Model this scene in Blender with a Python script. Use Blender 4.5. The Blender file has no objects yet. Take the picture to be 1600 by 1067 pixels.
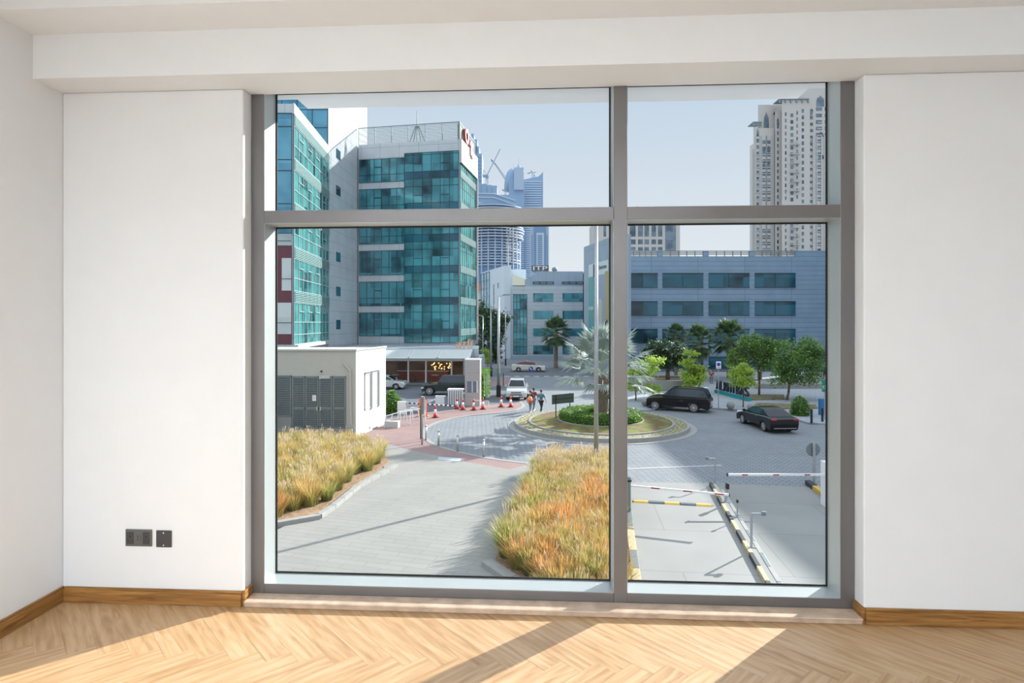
import bpy, math, random
from mathutils import Vector, Matrix
R = math.radians
S = bpy.context.scene
COL = S.collection

# ---------------------------------------------------------------- camera, sky, sun, fill lights, exposure
YAW = R(3.2); F = 900.0; CX = 800.0; HY = 503.0; EYE = 1.45; GZ = -5.55
cam_d = bpy.data.cameras.new('camera'); cam = bpy.data.objects.new('camera', cam_d); COL.objects.link(cam)
cam.location = (0, 0, EYE); cam.rotation_euler = (R(90), 0, YAW)
cam_d.sensor_width = 36.0; cam_d.lens = F / 1600 * 36; cam_d.shift_y = -(533.5 - HY) / 1600
cam_d.clip_start = 0.05; cam_d.clip_end = 3000
S.camera = cam
S.view_settings.view_transform = 'Standard'; S.view_settings.look = 'None'
S.view_settings.gamma = 1.0; S.view_settings.use_curve_mapping = False
S.view_settings.exposure = 0.0

SUN_AZ = R(47); SUN_EL = R(24.5)
sun_dir = Vector((math.sin(SUN_AZ) * math.cos(SUN_EL), math.cos(SUN_AZ) * math.cos(SUN_EL), math.sin(SUN_EL)))
sd = bpy.data.lights.new('sun', 'SUN'); sd.energy = 9.6; sd.angle = R(0.53); sd.color = (1.0, 0.955, 0.89)
sun = bpy.data.objects.new('sun', sd); COL.objects.link(sun)
sun.rotation_euler = sun_dir.to_track_quat('Z', 'Y').to_euler(); sun.location = (40, 40, 60)

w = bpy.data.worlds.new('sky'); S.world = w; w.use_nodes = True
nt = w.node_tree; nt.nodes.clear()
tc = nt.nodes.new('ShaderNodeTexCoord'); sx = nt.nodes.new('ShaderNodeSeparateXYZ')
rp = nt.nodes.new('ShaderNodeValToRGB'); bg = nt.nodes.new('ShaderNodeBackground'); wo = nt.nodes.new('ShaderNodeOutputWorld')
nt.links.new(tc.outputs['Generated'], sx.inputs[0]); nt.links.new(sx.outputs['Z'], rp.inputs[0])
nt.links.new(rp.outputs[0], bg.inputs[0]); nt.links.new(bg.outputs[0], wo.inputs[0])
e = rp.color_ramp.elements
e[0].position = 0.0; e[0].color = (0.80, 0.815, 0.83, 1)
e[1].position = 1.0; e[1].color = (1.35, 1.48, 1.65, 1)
for p, c in ((0.10, (0.75, 0.785, 0.82, 1)), (0.36, (0.55, 0.65, 0.76, 1)), (0.55, (0.95, 1.08, 1.25, 1))):
    q = e.new(p); q.color = c
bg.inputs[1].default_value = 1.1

FILL_LIGHT_W = 82.0      # each added fill light behind the camera, made as a ceiling lamp

# ---------------------------------------------------------------- helpers
ca, sa = math.cos(YAW), math.sin(YAW)
def C(x, d):                      # camera-aligned ground plan (x right, d ahead) to world x, y
    return (ca * x - sa * d, sa * x + ca * d)
def PX(px, d):
    return C((px - CX) / F * d, d)
def Zat(py, d):
    return EYE + (HY - py) * d / F
def DG(py, z=GZ):
    return (EYE - z) * F / (py - HY)
def G(px, py, z=GZ):
    return PX(px, DG(py, z))
def W3(p, z): return (p[0], p[1], z)

class MB:
    def __init__(s): s.v = []; s.f = []; s.m = []
    def add(s, vs, fs, mi=0):
        b = len(s.v); s.v += [tuple(v) for v in vs]
        for f in fs: s.f.append(tuple(b + i for i in f)); s.m.append(mi)
        return s
    def box(s, x0, x1, y0, y1, z0, z1, mi=0):
        return s.add([(x0,y0,z0),(x1,y0,z0),(x1,y1,z0),(x0,y1,z0),(x0,y0,z1),(x1,y0,z1),(x1,y1,z1),(x0,y1,z1)],
              [(0,3,2,1),(4,5,6,7),(0,1,5,4),(1,2,6,5),(2,3,7,6),(3,0,4,7)], mi)
    def fbox(s, fc, u0, u1, n0, n1, z0, z1, mi=0):      # box in a facade frame: u along, n outward
        o, u, n = fc
        def q(a, b, z): return (o[0]+u[0]*a+n[0]*b, o[1]+u[1]*a+n[1]*b, z)
        return s.add([q(u0,n1,z0),q(u1,n1,z0),q(u1,n0,z0),q(u0,n0,z0),q(u0,n1,z1),q(u1,n1,z1),q(u1,n0,z1),q(u0,n0,z1)],
              [(0,3,2,1),(4,5,6,7),(0,1,5,4),(1,2,6,5),(2,3,7,6),(3,0,4,7)], mi)
    def prism(s, poly, z0, z1, mi=0, topmi=None):
        n = len(poly); a = sum(poly[i][0]*poly[(i+1)%n][1]-poly[(i+1)%n][0]*poly[i][1] for i in range(n))
        if a < 0: poly = poly[::-1]
        b = [(p[0],p[1],z0) for p in poly] + [(p[0],p[1],z1) for p in poly]
        s.add(b, [(i,(i+1)%n,n+(i+1)%n,n+i) for i in range(n)] + [tuple(range(n-1,-1,-1))], mi)
        return s.add([(p[0],p[1],z1) for p in poly], [tuple(range(n))], mi if topmi is None else topmi)
    def cyl(s, p0, p1, r0, r1=None, n=10, mi=0, cap=True):
        r1 = r0 if r1 is None else r1
        p0, p1 = Vector(p0), Vector(p1); d = (p1-p0)
        if d.length < 1e-6: return s
        q = d.to_track_quat('Z', 'Y'); vs = []
        for p, r in ((p0, r0), (p1, r1)):
            for i in range(n):
                a = 2*math.pi*i/n; vs.append(p + q @ Vector((r*math.cos(a), r*math.sin(a), 0)))
        fs = [(i,(i+1)%n,n+(i+1)%n,n+i) for i in range(n)]
        if cap: fs += [tuple(range(n-1,-1,-1)), tuple(range(n,2*n))]
        return s.add(vs, fs, mi)
    def tube(s, pts, r, n=8, mi=0):
        for i in range(len(pts)-1):
            r0 = r[i] if isinstance(r, (list,tuple)) else r; r1 = r[i+1] if isinstance(r, (list,tuple)) else r
            s.cyl(pts[i], pts[i+1], r0, r1, n, mi)
        return s
    def lathe(s, c, prof, n=24, mi=0, axis='z', cap=True):
        vs = []
        for r, z in prof:
            for i in range(n):
                a = 2*math.pi*i/n; x, y = r*math.cos(a), r*math.sin(a)
                vs.append((c[0]+x, c[1]+y, c[2]+z) if axis == 'z' else (c[0]+x, c[1]+z, c[2]+y))
        fs = [(k*n+i, k*n+(i+1)%n, (k+1)*n+(i+1)%n, (k+1)*n+i) for k in range(len(prof)-1) for i in range(n)]
        if axis != 'z': fs = [f[::-1] for f in fs]
        if cap and prof[0][0] > 1e-4: fs.append(tuple(range(n-1,-1,-1)) if axis == 'z' else tuple(range(n)))
        k = (len(prof)-1)*n
        if cap and prof[-1][0] > 1e-4: fs.append(tuple(range(k,k+n)) if axis == 'z' else tuple(range(k+n-1,k-1,-1)))
        return s.add(vs, fs, mi)
    def quad(s, a, b, c, d, mi=0): return s.add([a,b,c,d], [(0,1,2,3)], mi)
    def build(s, name, mats, parent=None, smooth=False, world=True, bevel=0):
        me = bpy.data.meshes.new(name); me.from_pydata(s.v, [], s.f)
        if not isinstance(mats, (list,tuple)): mats = [mats]
        for m in mats: me.materials.append(m)
        if len(mats) > 1: me.polygons.foreach_set('material_index', s.m)
        if smooth: me.polygons.foreach_set('use_smooth', [True]*len(s.f))
        me.update()
        o = bpy.data.objects.new(name, me); COL.objects.link(o)
        if parent is not None:
            o.parent = parent
            if world: o.matrix_parent_inverse = full_basis(parent).inverted()
        if bevel:
            bm = o.modifiers.new('bevel', 'BEVEL'); bm.width = bevel; bm.segments = 2; bm.limit_method = 'ANGLE'
        return o
def full_basis(o):
    m = o.matrix_basis.copy()
    if o.parent is not None: m = full_basis(o.parent) @ o.matrix_parent_inverse @ m
    return m
def tag(o, label=None, cat=None, group=None, kind=None):
    if label: o['label'] = label
    if cat: o['category'] = cat
    if group: o['group'] = group
    if kind: o['kind'] = kind
    return o
def thing(name, label, cat, loc=(0,0,0), rz=0.0, group=None):
    o = bpy.data.objects.new(name, None); COL.objects.link(o)
    o.empty_display_size = 0.2; o.location = loc; o.rotation_euler = (0,0,rz)
    return tag(o, label, cat, group)
def struct(mb, name, mats, label, **k):
    o = mb.build(name, mats, **k); o['kind'] = 'structure'; o['label'] = label; return o
KIDS = {}
def dup(root, loc, rz=0.0, sc=1.0, label=None, group=None):
    r = root.copy(); COL.objects.link(r); r.location = loc; r.rotation_euler = (0,0,rz); r.scale = (sc,sc,sc)
    if label: r['label'] = label
    if group: r['group'] = group
    for ch in [o for o in COL.objects if o.parent == root]:
        c = ch.copy(); COL.objects.link(c); c.parent = r
        for g in [o for o in COL.objects if o.parent == ch]:
            d = g.copy(); COL.objects.link(d); d.parent = c
    return r
def fac(p0, p1):
    d = Vector((p1[0]-p0[0], p1[1]-p0[1])); L = d.length; d /= L
    return ((p0[0],p0[1]), (d.x,d.y), (d.y,-d.x)), L

def new_mat(name):
    m = bpy.data.materials.new(name); m.use_nodes = True
    return m, m.node_tree, m.node_tree.nodes['Principled BSDF']
def mat(name, col, rough=0.6, metal=0.0, var=0.08, scale=6.0, bump=0.0, bscale=60.0, spec=0.5, coat=0.0):
    m, t, b = new_mat(name)
    b.inputs['Roughness'].default_value = rough; b.inputs['Metallic'].default_value = metal
    b.inputs['Specular IOR Level'].default_value = spec
    if coat: b.inputs['Coat Weight'].default_value = coat; b.inputs['Coat Roughness'].default_value = 0.05
    co = t.nodes.new('ShaderNodeTexCoord'); n = t.nodes.new('ShaderNodeTexNoise'); n.inputs['Scale'].default_value = scale
    n.inputs['Detail'].default_value = 4
    t.links.new(co.outputs['Object'], n.inputs['Vector'])
    r = t.nodes.new('ShaderNodeValToRGB')
    r.color_ramp.elements[0].position = 0.3; r.color_ramp.elements[1].position = 0.7
    r.color_ramp.elements[0].color = tuple(c*(1-var) for c in col) + (1,)
    r.color_ramp.elements[1].color = tuple(min(1, c*(1+var)) for c in col) + (1,)
    t.links.new(n.outputs['Fac'], r.inputs[0]); t.links.new(r.outputs[0], b.inputs['Base Color'])
    if bump:
        n2 = t.nodes.new('ShaderNodeTexNoise'); n2.inputs['Scale'].default_value = bscale
        t.links.new(co.outputs['Object'], n2.inputs['Vector'])
        bp = t.nodes.new('ShaderNodeBump'); bp.inputs['Strength'].default_value = bump; bp.inputs['Distance'].default_value = 0.01
        t.links.new(n2.outputs['Fac'], bp.inputs['Height']); t.links.new(bp.outputs[0], b.inputs['Normal'])
    return m
def glass_mat(name, dark, light, cell=(1.4, 1.4, 2.0), rough=0.06, metal=0.25, amount=0.35):
    m, t, b = new_mat(name)
    g = t.nodes.new('ShaderNodeNewGeometry'); sn = t.nodes.new('ShaderNodeVectorMath'); sn.operation = 'SNAP'
    sn.inputs[1].default_value = cell
    off = t.nodes.new('ShaderNodeVectorMath'); off.operation = 'ADD'; off.inputs[1].default_value = (0.37, 0.21, 0.11)
    wn = t.nodes.new('ShaderNodeTexWhiteNoise'); wn.noise_dimensions = '3D'
    t.links.new(g.outputs['Position'], off.inputs[0]); t.links.new(off.outputs[0], sn.inputs[0]); t.links.new(sn.outputs[0], wn.inputs['Vector'])
    n = t.nodes.new('ShaderNodeTexNoise'); n.inputs['Scale'].default_value = 0.35; n.inputs['Detail'].default_value = 3
    t.links.new(g.outputs['Position'], n.inputs['Vector'])
    mx = t.nodes.new('ShaderNodeMath'); mx.operation = 'MULTIPLY_ADD'; mx.inputs[1].default_value = amount; 
    t.links.new(wn.outputs['Value'], mx.inputs[0]); t.links.new(n.outputs['Fac'], mx.inputs[2])
    r = t.nodes.new('ShaderNodeValToRGB'); r.color_ramp.elements[0].position = 0.38; r.color_ramp.elements[1].position = 0.85
    r.color_ramp.elements[0].color = dark + (1,); r.color_ramp.elements[1].color = light + (1,)
    t.links.new(mx.outputs[0], r.inputs[0]); t.links.new(r.outputs[0], b.inputs['Base Color'])
    b.inputs['Roughness'].default_value = rough; b.inputs['Metallic'].default_value = metal
    return m
def brick_mat(name, c1, c2, mortar, bw, bh, rot=0.0, msize=0.012, rough=0.8, off=0.5, wall=False):
    m, t, b = new_mat(name)
    g = t.nodes.new('ShaderNodeNewGeometry'); mp = t.nodes.new('ShaderNodeMapping'); mp.inputs['Rotation'].default_value = (0,0,rot)
    br = t.nodes.new('ShaderNodeTexBrick'); br.offset = off
    br.inputs['Color1'].default_value = c1+(1,); br.inputs['Color2'].default_value = c2+(1,); br.inputs['Mortar'].default_value = mortar+(1,)
    br.inputs['Scale'].default_value = 1.0; br.inputs['Brick Width'].default_value = bw; br.inputs['Row Height'].default_value = bh
    br.inputs['Mortar Size'].default_value = msize
    if wall:
        s_ = t.nodes.new('ShaderNodeSeparateXYZ'); ad = t.nodes.new('ShaderNodeMath'); cb = t.nodes.new('ShaderNodeCombineXYZ')
        t.links.new(g.outputs['Position'], s_.inputs[0]); t.links.new(s_.outputs['X'], ad.inputs[0]); t.links.new(s_.outputs['Y'], ad.inputs[1])
        t.links.new(ad.outputs[0], cb.inputs[0]); t.links.new(s_.outputs['Z'], cb.inputs[1]); t.links.new(cb.outputs[0], br.inputs['Vector'])
    else:
        t.links.new(g.outputs['Position'], mp.inputs[0]); t.links.new(mp.outputs[0], br.inputs['Vector'])
    n = t.nodes.new('ShaderNodeTexNoise'); n.inputs['Scale'].default_value = 0.6; n.inputs['Detail'].default_value = 6
    t.links.new(g.outputs['Position'], n.inputs['Vector'])
    mr = t.nodes.new('ShaderNodeMapRange'); mr.inputs['To Min'].default_value = 0.82; mr.inputs['To Max'].default_value = 1.15
    t.links.new(n.outputs['Fac'], mr.inputs['Value'])
    mul = t.nodes.new('ShaderNodeVectorMath'); mul.operation = 'SCALE'
    t.links.new(br.outputs['Color'], mul.inputs[0]); t.links.new(mr.outputs[0], mul.inputs['Scale'])
    t.links.new(mul.outputs[0], b.inputs['Base Color']); b.inputs['Roughness'].default_value = rough
    return m
def text_obj(txt, size, ext, mt, name, parent, origin, u, up=(0,0,1), width=None):
    cu = bpy.data.curves.new(name, 'FONT'); cu.body = txt; cu.size = size; cu.extrude = ext; cu.align_x = 'CENTER'; cu.align_y = 'CENTER'
    tmp = bpy.data.objects.new('tmp', cu); COL.objects.link(tmp)
    bpy.context.view_layer.update()
    me = bpy.data.meshes.new_from_object(tmp.evaluated_get(bpy.context.evaluated_depsgraph_get()))
    bpy.data.objects.remove(tmp)
    xs = [v.co.x for v in me.vertices]; k = (width/(max(xs)-min(xs))) if width else 1.0
    U = Vector((u[0],u[1],0)).normalized(); V = Vector(up); N = U.cross(V)
    for v in me.vertices:
        c = v.co.copy(); v.co = Vector(origin) + U*c.x*k + V*c.y + N*c.z
    me.materials.clear(); me.materials.append(mt); me.name = name
    o = bpy.data.objects.new(name, me); COL.objects.link(o)
    if parent is not None: o.parent = parent; o.matrix_parent_inverse = full_basis(parent).inverted()
    return o

# ---------------------------------------------------------------- materials
M = {}
M['paint_wall'] = mat('white wall paint', (0.80,0.83,0.862), 0.55, var=0.01, bump=0.03, bscale=120, spec=0.3)
M['paint_ceiling'] = mat('white ceiling paint', (0.84,0.88,0.92), 0.7, var=0.01, spec=0.2)
M['frame'] = mat('grey window aluminium', (0.19,0.185,0.19), 0.38, 0.55, var=0.05, scale=3)
M['frame_in'] = mat('pale grey window aluminium', (0.47,0.52,0.53), 0.35, 0.35, var=0.04, scale=3)
M['gasket'] = mat('black rubber gasket', (0.01,0.01,0.011), 0.6)
M['travertine'] = mat('travertine sill', (0.55,0.42,0.32), 0.35, var=0.22, scale=14, bump=0.1, bscale=40)
M['white_ext'] = mat('exterior white render', (0.50,0.50,0.49), 0.7, var=0.02)
M['panel_white'] = brick_mat('white aluminium panel', (0.52,0.56,0.59), (0.50,0.54,0.57), (0.22,0.26,0.30), 2.3, 1.35, msize=0.02, rough=0.35, off=0.0, wall=True)
M['white'] = mat('white paint', (0.8,0.8,0.8), 0.4, var=0.02)
M['metal'] = mat('galvanised steel', (0.42,0.44,0.46), 0.35, 0.6, var=0.08)
M['steel'] = mat('brushed stainless steel', (0.55,0.55,0.54), 0.3, 0.8, var=0.06)
M['dark'] = mat('black metal', (0.02,0.021,0.023), 0.45, var=0.1)
M['black_rubber'] = mat('black rubber', (0.016,0.016,0.017), 0.8)
M['yellow'] = mat('yellow road paint', (0.55,0.36,0.07), 0.65, var=0.12, scale=8)
M['cream'] = mat('faded cream kerb paint', (0.48,0.40,0.24), 0.7, var=0.15, scale=8)
M['black_paint'] = mat('black kerb paint', (0.035,0.038,0.042), 0.7, var=0.3, scale=8)
M['grey_rubber'] = mat('dark grey rubber', (0.10,0.12,0.14), 0.8, var=0.2)
M['red'] = mat('red plastic', (0.70,0.03,0.03), 0.4)
M['orange'] = mat('orange plastic', (0.9,0.14,0.02), 0.4)
M['conewhite'] = mat('white reflective band', (0.85,0.85,0.85), 0.5)
M['blue_sign'] = mat('blue sign face', (0.02,0.05,0.42), 0.4)
M['green_sign'] = mat('green sign face', (0.0,0.25,0.13), 0.4)
M['turq'] = mat('turquoise paint', (0.0,0.27,0.30), 0.45)
M['navy'] = mat('navy letters', (0.012,0.02,0.035), 0.4)
M['concrete'] = mat('smooth concrete', (0.26,0.265,0.25), 0.8, var=0.08, scale=0.8)
M['kerb'] = mat('concrete kerb', (0.31,0.31,0.295), 0.8, var=0.08, scale=5)
M['soil'] = mat('sandy soil', (0.30,0.20,0.12), 0.95, var=0.35, scale=8)
M['asphalt'] = mat('asphalt', (0.13,0.14,0.16), 0.85, var=0.12, scale=1.5)
M['trunk'] = mat('tree bark', (0.13,0.09,0.06), 0.9, var=0.3, scale=12)
M['palm_trunk'] = mat('palm bark', (0.20,0.15,0.11), 0.9, var=0.4, scale=14)
def leaf_mat(name, a, b_, trans=0.35):
    m, t, b = new_mat(name)
    g = t.nodes.new('ShaderNodeNewGeometry'); r = t.nodes.new('ShaderNodeValToRGB')
    r.color_ramp.elements[0].color = a+(1,); r.color_ramp.elements[1].color = b_+(1,)
    t.links.new(g.outputs['Random Per Island'], r.inputs[0]); t.links.new(r.outputs[0], b.inputs['Base Color'])
    b.inputs['Roughness'].default_value = 0.5
    tr = t.nodes.new('ShaderNodeBsdfTranslucent'); mx = t.nodes.new('ShaderNodeMixShader'); mx.inputs[0].default_value = trans
    out = [n for n in t.nodes if n.type == 'OUTPUT_MATERIAL'][0]
    t.links.new(r.outputs[0], tr.inputs[0]); t.links.new(b.outputs[0], mx.inputs[1]); t.links.new(tr.outputs[0], mx.inputs[2]); t.links.new(mx.outputs[0], out.inputs[0])
    return m
M['leaf_lime'] = leaf_mat('lime green leaves', (0.26,0.42,0.04), (0.55,0.68,0.12), 0.5)
M['leaf_green'] = leaf_mat('green leaves', (0.07,0.17,0.04), (0.24,0.40,0.08))
M['leaf_dark'] = leaf_mat('dark green leaves', (0.015,0.05,0.02), (0.05,0.12,0.035), 0.2)
M['leaf_hedge'] = leaf_mat('hedge leaves', (0.09,0.22,0.03), (0.22,0.42,0.06), 0.4)
def mat2(name, c1, c2, scale, rough=0.95, bump=0.5):
    m = mat(name, c1, rough, var=0.0, scale=scale, bump=bump, bscale=35)
    r = [n for n in m.node_tree.nodes if n.type == 'VALTORGB'][0]; e_ = r.color_ramp.elements
    e_[0].color = c1+(1,); e_[1].color = c2+(1,); e_[0].position = 0.42; e_[1].position = 0.58; return m
M['leaf_silver'] = leaf_mat('silver palm fans', (0.28,0.35,0.32), (0.48,0.55,0.48), 0.3)
M['leaf_palm'] = leaf_mat('green palm fans', (0.03,0.08,0.03), (0.12,0.20,0.07), 0.3)
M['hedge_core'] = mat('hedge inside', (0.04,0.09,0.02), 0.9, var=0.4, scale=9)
M['glass_teal'] = glass_mat('teal facade glass', (0.003,0.025,0.04), (0.08,0.32,0.38), amount=0.5)
M['glass_blue'] = glass_mat('blue facade glass', (0.03,0.16,0.26), (0.16,0.42,0.56))
M['glass_green'] = glass_mat('green facade glass', (0.008,0.05,0.06), (0.10,0.36,0.35), cell=(1.0,1.0,1.6), amount=0.5)
M['glass_dark'] = glass_mat('dark office glass', (0.005,0.018,0.03), (0.02,0.13,0.19), cell=(2.9,2.9,4.0), amount=0.5, metal=0.1)
M['mullion_dark'] = mat('dark mullion', (0.03,0.07,0.09), 0.4, 0.3)
# ================================================================ ROOM
WY = 2.86; LX = -2.50; RX = 4.5; BY = -3.6; FY = 2.94; GY = 3.07; OX = 1.535; OUTY = 3.16
CZ = 2.95
# herringbone floor, every board a face island of the one floor mesh
def clip(poly, ax, lim, keep_less):
    out = []
    for i in range(len(poly)):
        a, b = poly[i], poly[(i+1) % len(poly)]
        ia = (a[ax] <= lim) if keep_less else (a[ax] >= lim); ib = (b[ax] <= lim) if keep_less else (b[ax] >= lim)
        if ia: out.append(a)
        if ia != ib:
            k = (lim-a[ax])/(b[ax]-a[ax]); out.append(tuple(a[j]+(b[j]-a[j])*k for j in range(4)))
    return out
def make_floor():
    rnd = random.Random(5); w_, n = 0.105, 6; gap = 0.0004
    c45 = math.sqrt(.5); vs = []; fs = []; uvs = []; rn = []
    def put(x0, y0, lx, ly, horiz):
        u0 = rnd.uniform(0, 50); v0 = rnd.uniform(0, 50)
        pts = []
        for (a, b) in ((gap,gap),(lx-gap,gap),(lx-gap,ly-gap),(gap,ly-gap)):
            p, q = x0+a, y0+b
            X = (p+q)*c45; Y = (-p+q)*c45 + 0.17
            u, v = (a, b) if horiz else (b, a)
            pts.append((X, Y, u0+u, v0+v))
        for ax, lim, less in ((0,LX,False),(0,RX,True),(1,BY,False),(1,WY,True)):
            pts = clip(pts, ax, lim, less)
            if len(pts) < 3: return
        b = len(vs); vs.extend((p[0],p[1],0.0) for p in pts); fs.append(tuple(range(b, b+len(pts))))
        uvs.extend((p[2],p[3]) for p in pts); rn.append(rnd.random())
    N = 90
    for i in range(-N, N):
        for j in range(-9, 9):
            put(w_*(i+2*n*j), w_*i, w_*n, w_, True)
            put(w_*i, w_*(i+1+2*n*j), w_, w_*n, False)
    me = bpy.data.meshes.new('floor'); me.from_pydata(vs, [], fs)
    uv = me.uv_layers.new(name='UVMap')
    for k, l in enumerate(me.loops): uv.data[k].uv = uvs[l.vertex_index]
    at = me.attributes.new('board', 'FLOAT', 'FACE'); at.data.foreach_set('value', rn)
    m, t, b = new_mat('oak herringbone')
    um = t.nodes.new('ShaderNodeUVMap'); mp = t.nodes.new('ShaderNodeMapping'); mp.inputs['Scale'].default_value = (1.0, 9, 1)
    n1 = t.nodes.new('ShaderNodeTexNoise'); n1.inputs['Scale'].default_value = 3.2; n1.inputs['Detail'].default_value = 8; n1.inputs['Distortion'].default_value = 1.3
    t.links.new(um.outputs[0], mp.inputs[0]); t.links.new(mp.outputs[0], n1.inputs['Vector'])
    wv = t.nodes.new('ShaderNodeTexWave'); wv.inputs['Scale'].default_value = 1.0; wv.inputs['Distortion'].default_value = 9; wv.inputs['Detail'].default_value = 3; wv.bands_direction = 'Y'
    mp2 = t.nodes.new('ShaderNodeMapping'); mp2.inputs['Scale'].default_value = (0.8, 7, 1)
    t.links.new(um.outputs[0], mp2.inputs[0]); t.links.new(mp2.outputs[0], wv.inputs['Vector'])
    av = t.nodes.new('ShaderNodeMath'); av.operation = 'MULTIPLY_ADD'; av.inputs[1].default_value = 0.14
    t.links.new(wv.outputs['Fac'], av.inputs[0]); t.links.new(n1.outputs['Fac'], av.inputs[2])
    a = t.nodes.new('ShaderNodeAttribute'); a.attribute_name = 'board'
    ad = t.nodes.new('ShaderNodeMath'); ad.operation = 'MULTIPLY_ADD'; ad.inputs[1].default_value = 0.10
    t.links.new(a.outputs['Fac'], ad.inputs[0]); t.links.new(av.outputs[0], ad.inputs[2])
    r = t.nodes.new('ShaderNodeValToRGB'); ee = r.color_ramp.elements
    ee[0].position = 0.34; ee[0].color = (0.37,0.205,0.085,1); ee[1].position = 0.86; ee[1].color = (0.58,0.405,0.24,1)
    x = ee.new(0.6); x.color = (0.49,0.31,0.155,1)
    t.links.new(ad.outputs[0], r.inputs[0]); t.links.new(r.outputs[0], b.inputs['Base Color'])
    b.inputs['Roughness'].default_value = 0.45; b.inputs['Specular IOR Level'].default_value = 0.85
    bp = t.nodes.new('ShaderNodeBump'); bp.inputs['Strength'].default_value = 0.15; bp.inputs['Distance'].default_value = 0.002
    t.links.new(av.outputs[0], bp.inputs['Height']); t.links.new(bp.outputs[0], b.inputs['Normal'])
    me.materials.append(m)
    o = bpy.data.objects.new('floor', me); COL.objects.link(o); tag(o, 'oak herringbone floor in front of the window', kind='structure')
make_floor()
T_ = 0.3
struct(MB().box(LX-T_, RX+T_, BY-T_, OUTY, -0.3, -0.002), 'floor_slab', M['concrete'], 'floor slab below the boards')
struct(MB().box(LX-T_, LX, BY-T_, OUTY, -0.002, CZ+T_), 'wall_left', M['paint_wall'], 'plain white wall at the left')
struct(MB().box(RX, RX+T_, BY-T_, OUTY, -0.002, CZ+T_), 'wall_right', M['paint_wall'], 'plain white wall far right')
struct(MB().box(LX, RX, BY-T_, BY, -0.002, CZ), 'wall_back', M['paint_wall'], 'plain white wall behind the camera')
struct(MB().box(LX, -OX, WY, OUTY, -0.002, 2.64), 'wall_front_left', [M['paint_wall']], 'white wall left of the window with the sockets', bevel=0.006)
struct(MB().box(OX, RX, WY, OUTY, -0.002, 2.64), 'wall_front_right', [M['paint_wall']], 'white wall right of the window', bevel=0.006)
struct(MB().box(-OX, OX, 2.93, OUTY, -0.3, 0.022), 'wall_front_base', M['concrete'], 'low wall base under the window')
# beam over the window: soffit slightly chamfered at the frame
bm_ = MB(); xs = (LX, RX)
prof = [(2.684,2.64),(2.90,2.64),(2.945,2.643),(2.99,2.698),(OUTY,2.698),(OUTY,3.25),(2.684,3.25)]
bm_.add([(x, y, z) for x in xs for y, z in prof], [tuple(range(6,-1,-1)), tuple(range(7,14))] + [(i,(i+1)%7,7+(i+1)%7,7+i) for i in range(7)])
struct(bm_, 'trim_beam', M['paint_ceiling'], 'white beam over the window')
struct(MB().box(LX, RX, 2.46, 2.684, 2.855, 3.25), 'trim_ceiling_border', M['paint_ceiling'], 'lower white ceiling strip before the beam')
struct(MB().box(LX, RX, BY, 2.46, CZ, 3.25), 'ceiling', M['paint_ceiling'], 'white ceiling')
def wood_board_mat():
    m, t, b = new_mat('oak skirting')
    co = t.nodes.new('ShaderNodeTexCoord'); mp = t.nodes.new('ShaderNodeMapping'); mp.inputs['Scale'].default_value = (1.5,1.5,26)
    n = t.nodes.new('ShaderNodeTexNoise'); n.inputs['Scale'].default_value = 2.5; n.inputs['Detail'].default_value = 7; n.inputs['Distortion'].default_value = 0.8
    t.links.new(co.outputs['Object'], mp.inputs[0]); t.links.new(mp.outputs[0], n.inputs['Vector'])
    r = t.nodes.new('ShaderNodeValToRGB'); r.color_ramp.elements[0].position = 0.3; r.color_ramp.elements[1].position = 0.72
    r.color_ramp.elements[0].color = (0.16,0.065,0.014,1); r.color_ramp.elements[1].color = (0.45,0.23,0.07,1)
    t.links.new(n.outputs['Fac'], r.inputs[0]); t.links.new(r.outputs[0], b.inputs['Base Color']); b.inputs['Roughness'].default_value = 0.4
    return m
M['skirt'] = wood_board_mat()
def skirt(name, x0, x1, y0, y1, lab, along):
    mb = MB().box(x0, x1, y0, y1, 0.0005, 0.066)
    if along == 'x': mb.box(x0, x1, y0+0.005, y1, 0.066, 0.079)
    elif along == 'l': mb.box(x0, x1-0.005, y0, y1, 0.066, 0.079)
    else: mb.box(x0, x1, y0, y1, 0.066, 0.079)
    struct(mb, name, M['skirt'], lab, bevel=0.002)
skirt('baseboard_front_left', LX+0.017, -OX-0.004, WY-0.016, WY-0.0005, 'oak baseboard left of the window', 'x')
skirt('baseboard_left', LX+0.0005, LX+0.016, BY, WY-0.0005, 'oak baseboard on the left wall', 'l')
skirt('baseboard_front_right', OX+0.004, RX, WY-0.016, WY-0.0005, 'oak baseboard right of the window', 'x')
skirt('baseboard_reveal_left', -OX-0.004, -OX+0.012, WY-0.004, FY-0.001, 'short baseboard in the left window reveal', 'y')
skirt('baseboard_reveal_right', OX-0.012, OX+0.004, WY-0.004, FY-0.001, 'short baseboard in the right window reveal', 'y')
sm = MB().box(-OX+0.0125, OX-0.0125, 2.838, FY-0.0005, 0.022, 0.032).box(-OX+0.0125, OX-0.0125, 2.846, FY-0.002, 0.0005, 0.022)
struct(sm, 'trim_sill', M['travertine'], 'thin travertine sill below the window', bevel=0.004)
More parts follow.
